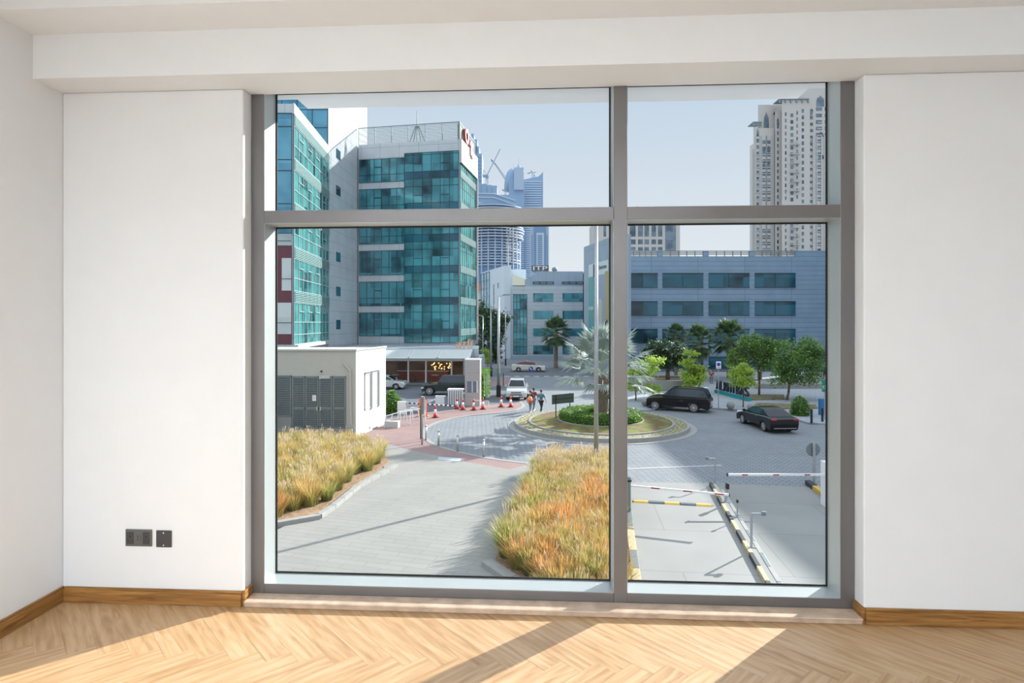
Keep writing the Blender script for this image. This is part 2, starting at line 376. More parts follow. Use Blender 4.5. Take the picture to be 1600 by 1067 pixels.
# window
win = thing('window_1', 'floor to ceiling grey aluminium window', 'window', (0, FY, 0)); win['kind'] = 'structure'; del win['category']
fz0 = 0.027; fz1 = 2.70; JX = 1.466; MX0, MX1 = 0.352, 0.419; tz0, tz1 = 1.968, 2.032; bz1 = 0.079
fr = MB()
fr.box(-OX, -JX, FY, GY+0.02, fz0, fz1); fr.box(JX, OX, FY, GY+0.02, fz0, fz1)
fr.build('side_frame', M['frame'], win, bevel=0.002)
MB().box(-JX, JX, FY, GY+0.02, 2.70, 2.76).build('top_frame', M['frame'], win)
MB().box(MX0, MX1, FY-0.004, GY+0.02, fz0, fz1).build('mullion', M['frame'], win, bevel=0.002)
for (a, b) in ((-JX, MX0), (MX1, JX)):
    MB().box(a, b, FY, GY+0.02, fz0, bz1-0.001).build('bottom_rail', M['frame'], win, bevel=0.002)
    MB().box(a, b, FY, GY+0.02, tz0, tz1).build('transom', M['frame'], win, bevel=0.002)
    # pale inner faces of the rebate
    li = MB()
    for z0, z1 in ((bz1, tz0), (tz1, fz1)):
        li.box(a, a+0.002, FY+0.003, GY-0.003, z0, z1); li.box(b-0.002, b, FY+0.003, GY-0.003, z0, z1)
        li.box(a, b, FY+0.003, GY-0.003, z0-0.001, z0+0.001); li.box(a, b, FY+0.003, GY-0.003, z1-0.0015, z1)
    li.build('inner_lining', M['frame_in'], win)
# glass panes
def window_glass():
    m = bpy.data.materials.new('clear window glass'); m.use_nodes = True; t = m.node_tree; t.nodes.clear()
    o = t.nodes.new('ShaderNodeOutputMaterial'); tr = t.nodes.new('ShaderNodeBsdfTransparent'); gl = t.nodes.new('ShaderNodeBsdfGlossy')
    tr.inputs[0].default_value = (0.958,0.972,0.978,1); gl.inputs['Roughness'].default_value = 0.0
    fn = t.nodes.new('ShaderNodeFresnel'); fn.inputs[0].default_value = 1.13; mx = t.nodes.new('ShaderNodeMixShader')
    t.links.new(fn.outputs[0], mx.inputs[0]); t.links.new(tr.outputs[0], mx.inputs[1]); t.links.new(gl.outputs[0], mx.inputs[2]); t.links.new(mx.outputs[0], o.inputs[0])
    return m
M['glass'] = window_glass()
for (a, b) in ((-JX, MX0), (MX1, JX)):
    for z0, z1 in ((bz1, tz0), (tz1, fz1)):
        pn = MB().box(a+0.003, b-0.003, GY+0.004, GY+0.016, z0+0.003, z1-0.003).build('glass_pane', M['glass'], win)
        g = 0.010; k = MB(); y0, y1 = GY-0.001, GY+0.0038
        k.box(a+0.002, a+g, y0, y1, z0+0.001, z1); k.box(b-g, b-0.002, y0, y1, z0+0.001, z1)
        k.box(a+g, b-g, y0, y1, z0+0.001, z0+g); k.box(a+g, b-g, y0, y1, z1-g, z1-0.001)
        k.build('gasket', M['gasket'], pn)
# outer soffit slab beyond the glass
struct(MB().box(-1.39, 1.42, GY+0.022, 3.32, 2.705, 2.9), 'trim_outer_soffit', M['paint_ceiling'], 'white outer soffit above the glass')
# sockets
sk = thing('double_socket', 'anthracite double power socket on the white wall left of the window', 'socket', (-2.085, WY, 0.339))
M['anthracite'] = mat('anthracite plastic', (0.12,0.12,0.115), 0.45)
M['anthracite_dark'] = mat('dark plastic', (0.055,0.055,0.058), 0.45)
x0, x1, z0, z1 = -2.155, -2.015, 0.295, 0.382
MB().box(x0, x1, WY-0.009, WY-0.0005, z0, z1).build('plate', M['anthracite'], sk, bevel=0.003)
for cx_ in (-2.128, -2.042):
    f = MB().box(cx_-0.019, cx_+0.019, WY-0.0105, WY-0.009, z0+0.012, z1-0.012).build('outlet', M['anthracite_dark'], sk, bevel=0.001)
    MB().box(cx_-0.003, cx_+0.003, WY-0.0113, WY-0.0105, 0.342, 0.35).box(cx_-0.013, cx_-0.008, WY-0.0113, WY-0.0105, 0.321, 0.324).box(cx_+0.008, cx_+0.013, WY-0.0113, WY-0.0105, 0.321, 0.324).build('pin_hole', M['gasket'], f)
for cx_ in (-2.093, -2.077):
    MB().box(cx_-0.006, cx_+0.006, WY-0.012, WY-0.009, 0.325, 0.352).build('switch_rocker', M['anthracite'], sk, bevel=0.001)
sk2 = thing('blank_plate', 'square black blanking plate beside the double power socket', 'wall plate', (-1.951, WY, 0.336))
MB().box(-1.991, -1.911, WY-0.008, WY-0.0005, 0.293, 0.379).build('plate', M['anthracite_dark'], sk2, bevel=0.002)
for z_ in (0.367, 0.304):
    MB().cyl((-1.951, WY-0.0095, z_), (-1.951, WY-0.008, z_), 0.0035).build('screw', M['white'], sk2)
# fill lights added behind the camera to brighten the room, shaped as ceiling lamps
M['fill_glow'] = bpy.data.materials.new('fill panel glow'); M['fill_glow'].use_nodes = True
_b = M['fill_glow'].node_tree.nodes['Principled BSDF']; _b.inputs['Emission Color'].default_value = (1,0.97,0.93,1); _b.inputs['Emission Strength'].default_value = 6
for i, (x, y) in enumerate(((-1.9,-2.05),(-0.6,-2.05),(0.9,-2.05))):
    L = thing('fill_light', 'square fill light panel added at the ceiling behind the camera', 'lamp', (x, y, CZ), group='added fill lights behind the camera')
    mb = MB()
    for a, b, c, d in ((-.32,.32,-.32,-.29),(-.32,.32,.29,.32),(-.32,-.29,-.29,.29),(.29,.32,-.29,.29)): mb.box(x+a, x+b, y+c, y+d, CZ-0.02, CZ-0.0005)
    mb.build('frame', M['white'], L)
    MB().box(x-.29, x+.29, y-.29, y+.29, CZ-0.012, CZ-0.0005).build('diffuser', M['fill_glow'], L)
    ld = bpy.data.lights.new('fill_area', 'AREA'); ld.shape = 'SQUARE'; ld.size = 0.56; ld.energy = FILL_LIGHT_W; ld.color = (0.84,0.93,1.0)
    lo = bpy.data.objects.new('fill_area', ld); COL.objects.link(lo); lo.parent = L; lo.location = (0, 0, -0.03)
# ================================================================ GROUND OUTSIDE
M['louvre'] = mat('grey louvre metal', (0.20,0.24,0.25), 0.45, 0.3)
M['pavers_road'] = brick_mat('grey block paving', (0.21,0.23,0.25), (0.25,0.27,0.29), (0.14,0.155,0.17), 0.42, 0.21, rot=R(38), msize=0.03)
M['pavers_red'] = brick_mat('red block paving', (0.33,0.22,0.205), (0.29,0.19,0.185), (0.21,0.15,0.14), 0.30, 0.15, rot=R(10), msize=0.015)
M['pavers_pale'] = brick_mat('pale stone paving', (0.29,0.285,0.262), (0.27,0.265,0.243), (0.215,0.21,0.198), 1.2, 0.3, rot=R(12), msize=0.012)
M['pavers_plaza'] = brick_mat('plaza paving', (0.33,0.355,0.38), (0.30,0.325,0.355), (0.22,0.24,0.26), 0.9, 0.6, rot=R(25), msize=0.02)
M['lane'] = brick_mat('pale concrete lane', (0.27,0.272,0.26), (0.26,0.262,0.25), (0.205,0.205,0.20), 6.0, 3.3, rot=R(3), msize=0.02)
M['marking'] = mat('white road marking', (0.42,0.42,0.42), 0.7, var=0.1)
def area(name, pts, h, m, label, bot=0.0):
    z = GZ + h
    return struct(MB().prism([G(x, y, z) for x, y in pts], GZ+bot, z), name, m, label)
def areac(name, pts, h, m, label, bot=0.0):
    return struct(MB().prism([C(x, d) for x, d in pts], GZ+bot, GZ+h), name, m, label)
areac('road', [(-160,6),(260,6),(260,600),(-160,600)], 0.0, M['pavers_road'], 'grey block paved road and roundabout', -0.4)
kerb_curve = [(825,723.5),(790,719.5),(756,714.5),(735,710),(714,705.5),(698,701),(684,696.5),(671,690),(664,684),(661,677),(664,669),(672,664),(684,659),(705,653.5),(735,648.5),(780,644.5),(805,641),(816,636.5),(818,632),(812,628)]
area('pavement_red', kerb_curve + [(800,630),(740,634),(700,641),(660,645),(625,652),(600,655),(560,668),(520,690),(560,697),(600,700),(700,730),(790,742),(822,735)], 0.03, M['pavers_red'], 'red block paved footway with steel bollards')
# pale flush kerb line along the red footway
kb = MB()
kp = [G(x, y, GZ+0.04) for x, y in kerb_curve]
for i in range(len(kp)-1):
    a, b = Vector(kp[i]), Vector(kp[i+1]); d = (b-a).normalized(); n = Vector((-d.y, d.x))*0.13
    kb.prism([tuple(a-n), tuple(b-n), tuple(b+n), tuple(a+n)], GZ, GZ+0.045)
struct(kb, 'kerb_strip', M['kerb'], 'pale flush kerb along the red footway')
area('pavement_pale', [(600,692),(645,704),(700,715),(740,724),(795,733),(822,727),(838,735),(845,760),(780,1180),(150,1180),(250,860),(430,830),(600,730),(590,700)], 0.05, M['pavers_pale'], 'pale stone paving between the grass beds')
area('tactile_strip', [(686,713.5),(722,716),(718,721),(684,717)], 0.055, mat('pale blue tactile paving', (0.42,0.50,0.55), 0.8), 'pale blue dropped kerb patch', 0.05)
area('lane_concrete', [(970,753),(1120,755),(1292,762),(1420,768),(1700,1100),(940,1250)], 0.02, M['lane'], 'pale concrete entry lanes')
area('lane_edge', [(980,731.5),(1128,726),(1128,727.5),(980,733)], 0.012, M['marking'], 'thin pale line across the paved road')
area('asphalt_cafe', [(600,655),(625,652),(660,645),(700,641),(740,634),(800,630),(812,628),(800,600),(750,598),(420,600),(300,640)], 0.014, M['asphalt'], 'dark asphalt lane in front of the cafe')
areac('asphalt_back', [(-5.5,74),(30,74),(60,79),(60,83),(-30,90),(-30,80)], 0.011, M['asphalt'], 'dark asphalt road at the back')
area('pavement_back', [(752,598),(800,588),(806,594),(790,603),(760,604)], 0.02, M['pavers_red'], 'small pink paved island at the back')
dm = MB()
for i in range(9):
    x = 788+i*15.5
    dm.prism([G(x,587.5),G(x+8,587.5),G(x+8,588.6),G(x,588.6)], GZ, GZ+0.016)
struct(dm, 'road_dashes', M['marking'], 'dashed white marking on the back road')
area('pavement_plaza', [(975,642),(1010,640.5),(1060,634),(1120,637.5),(1180,641),(1230,650),(1262,660),(1320,663),(1500,668),(1500,584),(975,584)], 0.12, M['pavers_plaza'], 'pale raised plaza in front of the grey office block')
area('plaza_terrace', [(1020,600),(1060,592),(1500,592),(1500,581),(975,581),(975,600)], 0.35, M['pavers_plaza'], 'slightly raised terrace at the office block')
# ---- roundabout island
ICX, ICD = 5.98, 39.0; IR = 5.8
icen = C(ICX, ICD)
M['strip_plants'] = mat2('dry ground cover', (0.10,0.085,0.05), (0.22,0.20,0.09), 5)
M['strip_flowers'] = mat2('pale flowering strip', (0.10,0.10,0.04), (0.42,0.38,0.24), 7)
M['lawn'] = mat2('patchy lawn', (0.17,0.10,0.055), (0.17,0.20,0.04), 1.6)
isl = thing('roundabout_island', 'round planted traffic island with double kerb in the middle of the roundabout', 'roundabout', (icen[0], icen[1], GZ))
def ring(mb, r0, r1, z0, z1, n=96, mi=0):
    mb.lathe((icen[0],icen[1],GZ), [(r0,z0),(r1,z0),(r1,z1),(r0,z1)], n, mi); return mb
def ring2(r0, r1, z0, z1, n=96):
    mb = MB(); P = [(r0,z0),(r1,z0),(r1,z1),(r0,z1),(r0,z0)]; vs = []
    for r, z in P[:-1]:
        for i in range(n):
            a = 2*math.pi*i/n; vs.append((icen[0]+r*math.cos(a), icen[1]+r*math.sin(a), GZ+z))
    fs = [(k*n+i, k*n+(i+1)%n, ((k+1)%4)*n+(i+1)%n, ((k+1)%4)*n+i) for k in range(4) for i in range(n)]
    return mb.add(vs, fs)
ring2(IR, IR+0.45, 0.0, 0.03).build('gutter', M['kerb'], isl)
ring2(IR-0.16, IR-0.001, 0.0, 0.27).build('outer_kerb', M['kerb'], isl)
ring2(IR-0.95, IR-0.161, 0.0, 0.26).build('planting_strip', M['strip_flowers'], isl)
ring2(IR-1.1, IR-0.951, 0.0, 0.34).build('inner_kerb', M['kerb'], isl)
lw = MB(); prof = [(IR-1.101,0.30),(IR-2.0,0.36),(3.0,0.42),(0.0,0.42)]; lw.lathe((icen[0],icen[1],GZ), [(IR-1.101,0.0)]+prof, 96); lw.build('lawn', M['lawn'], isl, smooth=False)
ring2(2.78, 2.9, 0.3, 0.47).build('hedge_kerb', M['kerb'], isl)
def leafquads(mb, pts, size, rnd, droop=0.3, mi=0, normal=None):
    for p in pts:
        s = size*rnd.uniform(0.6, 1.35); a = rnd.uniform(0, 6.283); t = rnd.uniform(-0.9, 0.9)
        d = Vector((math.cos(a)*math.cos(t), math.sin(a)*math.cos(t), math.sin(t)-droop)).normalized()
        sd_ = d.cross(Vector((rnd.uniform(-1,1), rnd.uniform(-1,1), 1.2))).normalized()
        P = Vector(p); q = P + d*s
        mb.add([P, P+d*s*0.5+sd_*s*0.28, q, P+d*s*0.5-sd_*s*0.28], [(0,1,2,3)], mi)
hg = thing('round_hedge', 'clipped green ring hedge around the silver palm on the roundabout', 'hedge', (icen[0], icen[1], GZ+0.42))
rnd = random.Random(3)
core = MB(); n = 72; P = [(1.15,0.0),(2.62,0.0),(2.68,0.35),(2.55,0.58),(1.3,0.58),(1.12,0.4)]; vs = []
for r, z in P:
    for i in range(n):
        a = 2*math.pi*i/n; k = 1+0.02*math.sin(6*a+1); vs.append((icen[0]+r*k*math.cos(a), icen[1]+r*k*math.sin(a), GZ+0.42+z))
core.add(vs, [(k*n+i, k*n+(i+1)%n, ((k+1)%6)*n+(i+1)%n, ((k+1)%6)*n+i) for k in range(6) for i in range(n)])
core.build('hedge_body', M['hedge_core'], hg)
pts = []
for _ in range(9000):
    a = rnd.uniform(0, 6.283); k = 1+0.02*math.sin(6*a+1)
    if rnd.random() < 0.5: r, z = 2.66*k+rnd.uniform(-.03,.03), rnd.uniform(0.02,0.55)
    elif rnd.random() < 0.8: r, z = rnd.uniform(1.15,2.62)*k, 0.58+rnd.uniform(-.03,.03)
    else: r, z = 1.15, rnd.uniform(0.1,0.55)
    pts.append((icen[0]+r*math.cos(a), icen[1]+r*math.sin(a), GZ+0.42+z))
lm = MB(); leafquads(lm, pts, 0.13, rnd, 0.0); lm.build('hedge_leaves', M['leaf_hedge'], hg)

# ================================================================ BUILDINGS
def vwin(mb, fc, us, zs, n0, n1, t=0.06, mi=1):            # mullion grid
    for u in us: mb.fbox(fc, u-t/2, u+t/2, n0, n1, zs[0], zs[-1], mi)
    for z in zs: mb.fbox(fc, us[0], us[-1], n0, n1, z-t/2, z+t/2, mi)
def lin(a, b, n): return [a+(b-a)*i/n for i in range(n+1)]
# --- office tower with ribbon windows (A)
A1, A2, A3 = C(-20.27,76), C(-6.70,73.5), C(-5.19,82); A4 = C(-18.8,84.5)
zt = 24.8; zp = -0.37
A = thing('office_tower', 'glass corner office tower with white ribbon bands and rooftop mesh fence', 'building', (A2[0], A2[1], GZ))
mb = MB().prism([A1,A2,A3,A4], GZ, zt); mb.build('wall', M['panel_white'], A)
fA, LA = fac(A1, A2); fA2, LA2 = fac(A2, A3)
ru = LA*0.463
tops = [22.8,19.77,15.7,11.67,7.6,3.56]
bots = [t-0.92 for t in tops[1:]] + [None]
lv = [(18.85,22.8)] + [(z-0.92-4.07+0.92, z-0.92) for z in (19.77,15.7,11.67,7.6)] + [(zp, 2.64)]
lv = [(19.77,22.8),(15.7,18.85),(11.67,14.78),(7.6,10.75),(3.56,6.68),(zp,2.64)]
for z0, z1 in lv:
    wn = MB().fbox(fA, 0.15, ru, 0.0, 0.03, z0, z1).build('ribbon_window', M['glass_teal'], A)
    g = MB(); us = lin(0.15, ru, 6); vwin(g, fA, us, [z0, z0+(z1-z0)*0.32, z1], 0.03, 0.07, 0.06, 0)
    g.fbox(fA, us[2], us[3]+0.03, 0.05, 0.09, z0+(z1-z0)*0.62, z0+(z1-z0)*0.66); g.build('window_mullions', M['mullion_dark'], wn)
cw = MB().fbox(fA, ru+0.05, LA-0.1, 0.0, 0.08, -1.2, 23.3).build('curtain_wall', M['glass_teal'], A)
g = MB(); us = lin(ru+0.05, LA-0.1, 6)
zs = [-1.2]
for k in range(6): zs += [zp+4.06*k+0.0, zp+4.06*k+0.95, zp+4.06*k+3.1]
zs += [23.3]
vwin(g, fA, us, zs, 0.08, 0.12, 0.06, 0)
for k in range(6):
    for j in (1,4): g.fbox(fA, us[j]+0.05, us[j+1]-0.05, 0.1, 0.16, zp+4.06*k+1.9, zp+4.06*k+1.97)
g.build('curtain_mullions', M['mullion_dark'], cw)
sp = MB()
for k in range(6): sp.fbox(fA, ru+0.08, LA-0.12, 0.081, 0.095, zp+4.06*k+0.05, zp+4.06*k+0.9)
sp.build('spandrel_glass', M['glass_dark'], cw)
# right side face
mb = MB().fbox(fA2, 0.1, LA2-0.05, 0.0, 0.06, -1.0, 21.8).build('side_glazing', M['glass_green'], A)
g = MB(); us = lin(0.1, LA2-0.05, 8); zs = [-1.0]
for k in range(6): zs += [zp+4.06*k, zp+4.06*k+1.0, zp+4.06*k+2.9]
vwin(g, fA2, us, zs+[21.8], 0.06, 0.10, 0.05, 0); g.build('side_mullions', M['mullion_dark'], mb)
sp = MB()
for k in range(6):
    for q in range(6): sp.fbox(fA2, 0.12, LA2-0.07, 0.06, 0.13, zp+4.06*k+0.1+q*0.15, zp+4.06*k+0.17+q*0.15)
sp.build('side_louvres', mat('pale green louvres', (0.26,0.40,0.39), 0.4), mb)
MB().fbox(fA2, -0.05, LA2+0.1, 0.0, 0.3, 21.8, zt).build('white_fascia', M['white_ext'], A)
MB().fbox(fA2, LA2-0.04, LA2+0.12, 0.0, 0.35, -1.6, 21.8).build('corner_trim', M['white_ext'], A)
# rooftop mesh fence
fnc = MB()
for fc, L in ((fA, LA), (fA2, LA2)):
    for u in lin(0, L, max(2, int(L/2.2))): fnc.fbox(fc, u-0.04, u+0.04, -0.12, -0.04, zt, 27.0)
    for z in lin(zt+0.12, 27.0, 11): fnc.fbox(fc, 0, L, -0.09, -0.06, z-0.028, z+0.028)
    fnc.fbox(fc, 0, L, -0.13, -0.03, 26.95, 27.06)
fnc.build('roof_fence', M['louvre'], A)
MB().fbox(fA2, 0.15, LA2, -0.3, -0.14, zt, 26.8).build('sign_backing', mat('olive grey panel', (0.42,0.43,0.33), 0.7), A)
# antenna and plant on the roof
am = MB(); ac = C((652-800)/900*78, 78)
am.cyl((ac[0],ac[1],zt), (ac[0],ac[1],Zat(173,78)), 0.11, 0.05, 6)
for dx in (-1.4,1.4,-0.7,0.7): am.cyl((ac[0]+dx,ac[1],zt), (ac[0]+dx*0.15,ac[1],zt+3.2), 0.07, n=6)
an = am.build('antenna_mast', M['louvre'], A)
MB().box(ac[0]-3, ac[0]+2.6, ac[1]-1, ac[1]+1.5, zt, zt+0.7).build('roof_plant', M['white'], A)
# round logo sign on the roof corner (red ring letters)
sg = thing('roof_sign', 'red and pink logo letters on the roof fence of the glass tower', 'sign', (A2[0], A2[1], zt+0.3))
def on(fc, u, n, z): o, U, N = fc; return Vector((o[0]+U[0]*u+N[0]*n, o[1]+U[1]*u+N[1]*n, z))
M['sign_pink'] = mat('pale pink sign faces', (0.75,0.42,0.42), 0.4); M['sign_red'] = mat('dark red sign sides', (0.35,0.04,0.05), 0.4)
def ringm(fc, uc, zc, r, th, n0, n1, mf, ms, name, parent):
    mb = MB(); n = 24; vs = []
    for rr in (r, r-th):
        for nn in (n0, n1):
            for i in range(n):
                a = 2*math.pi*i/n; vs.append(on(fc, uc+rr*math.cos(a), nn, zc+rr*1.15*math.sin(a)))
    for i in range(n):
        j = (i+1)%n
        mb_f = [(i,j,n+j,n+i),(2*n+i,3*n+i,3*n+j,2*n+j),(n+i,n+j,3*n+j,3*n+i)]
        if i == 0: allf = []
        allf += mb_f
    mb.add(vs, allf); mb.m = [1 if k%3 == 2 else 0 for k in range(len(mb.f))]
    return mb.build(name, [ms, mf], parent)
ringm(fA2, 2.6, 25.9, 0.9, 0.42, 0.0, 0.35, M['sign_pink'], M['sign_red'], 'ring_letter', sg)
tb = MB()
tb.fbox(fA2, 4.1,4.6,0.0,0.5,23.9,25.9).fbox(fA2, 3.7,5.2,0.0,0.5,25.1,25.6).fbox(fA2,4.6,5.4,0,0.5,23.7,24.2)
tb.build('letter', [M['sign_pink']], sg)
# --- left glass wing B
B0, B1, B2 = C(-45,52.0), C(-19.95,52.4), C(-20.9,65.5)
Bw = thing('glass_wing', 'teal glass office wing with maroon corner panels beside the white tower', 'building', (B1[0], B1[1], GZ))
MB().prism([B0,B1,B2,C(-45,65.2)], GZ, 21.3).build('wall', M['panel_white'], Bw)
fB, LB = fac(B0, B1); fB2, LB2 = fac(B1, B2)
sb = MB().fbox(fB2, 0.12, LB2, 0.0, 0.06, -0.62, 20.4).build('side_glazing', M['glass_green'], Bw)
g = MB(); us = lin(0.12, LB2, 9); zs = [-0.62]
for k in range(5): zs += [0.28+4.03*k, 0.28+4.03*k+1.15, 0.28+4.03*k+2.95]
vwin(g, fB2, us, zs+[20.4], 0.06, 0.13, 0.06, 0)
for k in range(5):
    for j in range(1,9,2): g.fbox(fB2, us[j], us[j+1], 0.12, 0.19, 0.28+4.03*k+2.1, 0.28+4.03*k+2.17)
g.build('side_mullions', mat('white window frames', (0.36,0.47,0.49), 0.4), sb)
lo_ = MB()
for k in range(1,6):
    for q in range(6): lo_.fbox(fB2, 0.12, LB2, 0.06, 0.2, 0.28+4.03*k-1.0+q*0.16, 0.28+4.03*k-0.92+q*0.16)
lo_.build('louvre_bands', bpy.data.materials['pale green louvres'], sb)
MB().fbox(fB2, -0.05, LB2, 0.0, 0.15, 20.4, 21.35).build('white_cornice', M['white_ext'], Bw)
MB().fbox(fB2, -0.05, LB2, 0.0, 0.5, -0.95, -0.64).build('white_ledge', M['white_ext'], Bw)
M['maroon'] = mat('maroon cladding', (0.13,0.035,0.05), 0.5, var=0.1, scale=1)
M['glass_pale'] = glass_mat('pale grey glass', (0.25,0.32,0.34), (0.55,0.62,0.62), amount=0.6)
MB().fbox(fB, LB-12, LB-0.05, 0.0, 0.06, 9.5, 20.4).build('front_glazing', M['glass_blue'], Bw)
g = MB(); vwin(g, fB, lin(LB-12, LB-0.05, 6), [9.5,11.2,12.2,15.2,16.2,19.2,20.4], 0.06, 0.1, 0.07, 0); g.build('front_mullions', M['mullion_dark'], Bw)
MB().fbox(fB, LB-12, LB-0.05, 0.0, 0.07, -0.6, 8.4).build('maroon_cladding', M['maroon'], Bw)
for (a, b, z0, z1) in ((LB-12,LB-0.1,8.4,9.5),(LB-0.95,LB-0.1,4.3,7.25),(LB-1.7,LB-0.1,0.35,3.2),(LB-4.5,LB-2.5,4.3,7.25),(LB-4.5,LB-2.9,0.35,3.2)):
    wn = MB().fbox(fB, a, b, 0.07, 0.1, z0, z1).build('front_window', M['glass_pale'], Bw)
    MB().fbox(fB, a, b, 0.1, 0.13, z0+(z1-z0)*0.35, z0+(z1-z0)*0.35+0.06).build('window_bar', M['mullion_dark'], wn)
# --- tall white tower behind (wall with three small windows)
T1a, T1b, T1c = C(-48,65.5), C(-20.9,65.6), C(-20.25,80.5)
TW = thing('white_tower', 'tall white panelled tower wall with small square windows behind the glass wing', 'building', (T1b[0], T1b[1], GZ))
MB().prism([T1a,T1b,T1c,C(-48,80.5)], GZ, 46).build('wall', M['panel_white'], TW)
fT, LT = fac(T1b, T1c); fTf, LTf = fac(T1a, T1b)
for y in (507, 455, 401, 297, 240):
    z = Zat(y, 68.4)
    MB().fbox(fT, 2.5, 3.9, 0.0, 0.05, z-0.55, z+0.55).build('small_window', M['glass_dark'], TW)
MB().fbox(fTf, LTf-7, LTf-0.1, 0.0, 0.05, 21.5, 40).build('blue_glazing', M['glass_blue'], TW)
g = MB(); vwin(g, fTf, lin(LTf-7, LTf-0.1, 4), lin(21.5, 40, 9), 0.05, 0.09, 0.07, 0); g.build('glazing_mullions', M['mullion_dark'], TW)
# --- podium with the cafe front
P0, P1 = C(-20.1,65.1), C(-3.75,64.6); PB1, PB0 = C(-4.2,73.2), C(-20.1,75)
PD = thing('cafe_podium', 'low white panelled cafe building with glass front below the office tower', 'building', (P1[0], P1[1], GZ))
fP, LP = fac(P0, P1)
M['panel_small'] = brick_mat('white square panels', (0.54,0.58,0.62), (0.51,0.55,0.60), (0.24,0.28,0.33), 1.2, 1.2, msize=0.03, rough=0.4, off=0.0, wall=True)
MB().prism([P0,P1,PB1,PB0], -2.65, -1.55).build('wall', M['panel_small'], PD)
MB().prism([C(-20.1,71),C(-5.4,70.5),PB1,PB0], GZ, -2.65).build('back_wall', M['dark'], PD)
MB().fbox(fP, LP-1.75, LP, -8.6, 0.0, GZ, -2.65).build('end_wall', M['panel_small'], PD)
MB().fbox(fP, 0.0, LP-1.75, -5.5, 0.5, GZ+0.0, GZ+0.16).build('plinth', M['kerb'], PD)
for u in (4.4, 8.4, 10.4, 13.3):
    MB().fbox(fP, u-0.08, u+0.08, -0.22, -0.06, GZ+0.16, -2.65).build('column', M['white'], PD)
MB().fbox(fP, 0, LP-1.75, -0.25, -0.05, -2.95, -2.65).build('fascia', M['white'], PD)
for a, b in ((0.1,4.3),(4.5,8.3),(8.5,10.3),(10.5,13.2),(13.4,LP-1.76)):
    MB().fbox(fP, a, b, -0.17, -0.13, GZ+0.16, -2.96).build('shop_glass', M['glass'], PD)
M['warm'] = mat('warm interior wall', (0.25,0.15,0.1), 0.8, var=0.6, scale=0.7)
MB().fbox(fP, 0, LP-1.76, -4.2, -4.0, GZ+0.16, -2.66).build('shop_interior', M['warm'], PD)
M['bulb'] = bpy.data.materials.new('hanging bulbs'); M['bulb'].use_nodes = True
_b = M['bulb'].node_tree.nodes['Principled BSDF']; _b.inputs['Emission Color'].default_value = (1,0.5,0.12,1); _b.inputs['Emission Strength'].default_value = 4
rnd = random.Random(8)
for k in range(26):
    u = rnd.uniform(10.7, 13.0); z = rnd.uniform(-4.0,-3.2); p = on(fP, u, -rnd.uniform(0.8,2.5), z)
    o = MB().lathe(p, [(0.0,-0.07),(0.06,-0.03),(0.06,0.03),(0.0,0.07)], 8).build('pendant_bulb', M['bulb'], None)
    tag(o, 'small glowing amber bulb hanging inside the cafe window', 'lamp', 'amber bulbs hanging in the cafe')
for k, u in enumerate((5.2, 6.6, 8.9, 11.2, 12.4, 14.0)):
    p = on(fP, u, -1.6, GZ+0.16); t_ = thing('cafe_table', 'dark cafe table behind the shop glass', 'table', p, group='tables inside the cafe')
    MB().lathe(p, [(0.42,0.72),(0.42,0.76)], 16).build('tabletop', M['white'] if k % 2 else M['warm'], t_)
    MB().cyl(p, p+Vector((0,0,0.72)), 0.04, n=8).lathe(p, [(0.22,0),(0.2,0.03)], 12).build('table_leg', M['dark'], t_)
ct_ = thing('cafe_counter', 'lit counter at the back of the cafe', 'counter', on(fP, 9, -3.4, GZ+0.16))
MB().fbox(fP, 6.5, 12.5, -3.7, -3.1, GZ+0.16, GZ+1.2).build('counter_body', mat('reddish counter', (0.30,0.07,0.05), 0.6), ct_)
MB().fbox(fP, 6.4, 12.6, -3.75, -3.0, GZ+1.2, GZ+1.26).build('counter_top', M['white'], ct_)
# awnings
M['awning'] = mat('pale grey awning canvas', (0.60,0.62,0.60), 0.85, var=0.04)
for (a, b) in ((3.4,8.9),(9.1,12.0),(12.2,15.6)):
    aw = thing('awning', '', 'awning', on(fP, (a+b)/2, 0, -2.0))
    aw['label'] = {3.4:'left sloping canvas awning over the cafe front', 9.1:'middle sloping canvas awning over the cafe front', 12.2:'right sloping canvas awning with white frame over the cafe front'}[a]
    c0, c1, c2, c3 = on(fP,a,0.09,-1.72), on(fP,b,0.09,-1.72), on(fP,b,2.6,-2.45), on(fP,a,2.6,-2.45)
    up = Vector((0,0,0.05))
    MB().add([c0,c1,c2,c3,c0+up,c1+up,c2+up,c3+up], [(0,3,2,1),(4,5,6,7),(0,1,5,4),(1,2,6,5),(2,3,7,6),(3,0,4,7)]).build('canvas', M['awning'], aw)
    m2 = MB().tube([c3,c2],0.07,6).tube([c0+up,c3+up],0.08,6).tube([c1+up,c2+up],0.08,6).tube([c0,c1],0.07,6); m2.build('awning_frame', M['white'], aw)
# orange sign letters on the podium corner
os_ = thing('podium_sign', 'small beige and orange sign letters on the roof corner of the cafe building', 'sign', on(fP, LP-2, -0.5, -1.55))
sm_ = MB()
for k, (u, h) in enumerate(((LP-2.6,0.7),(LP-2.2,0.9),(LP-1.8,0.8),(LP-1.3,1.1),(LP-0.95,1.0))):
    sm_.fbox(fP, u, u+0.22, -0.5, -0.42, -1.55, -1.55+h)
    sm_.fbox(fP, u, u+0.34, -0.5, -0.42, -1.55+h-0.2, -1.55+h-0.05)
sm_.build('letters', mat('beige orange letters', (0.72,0.45,0.28), 0.5), os_)

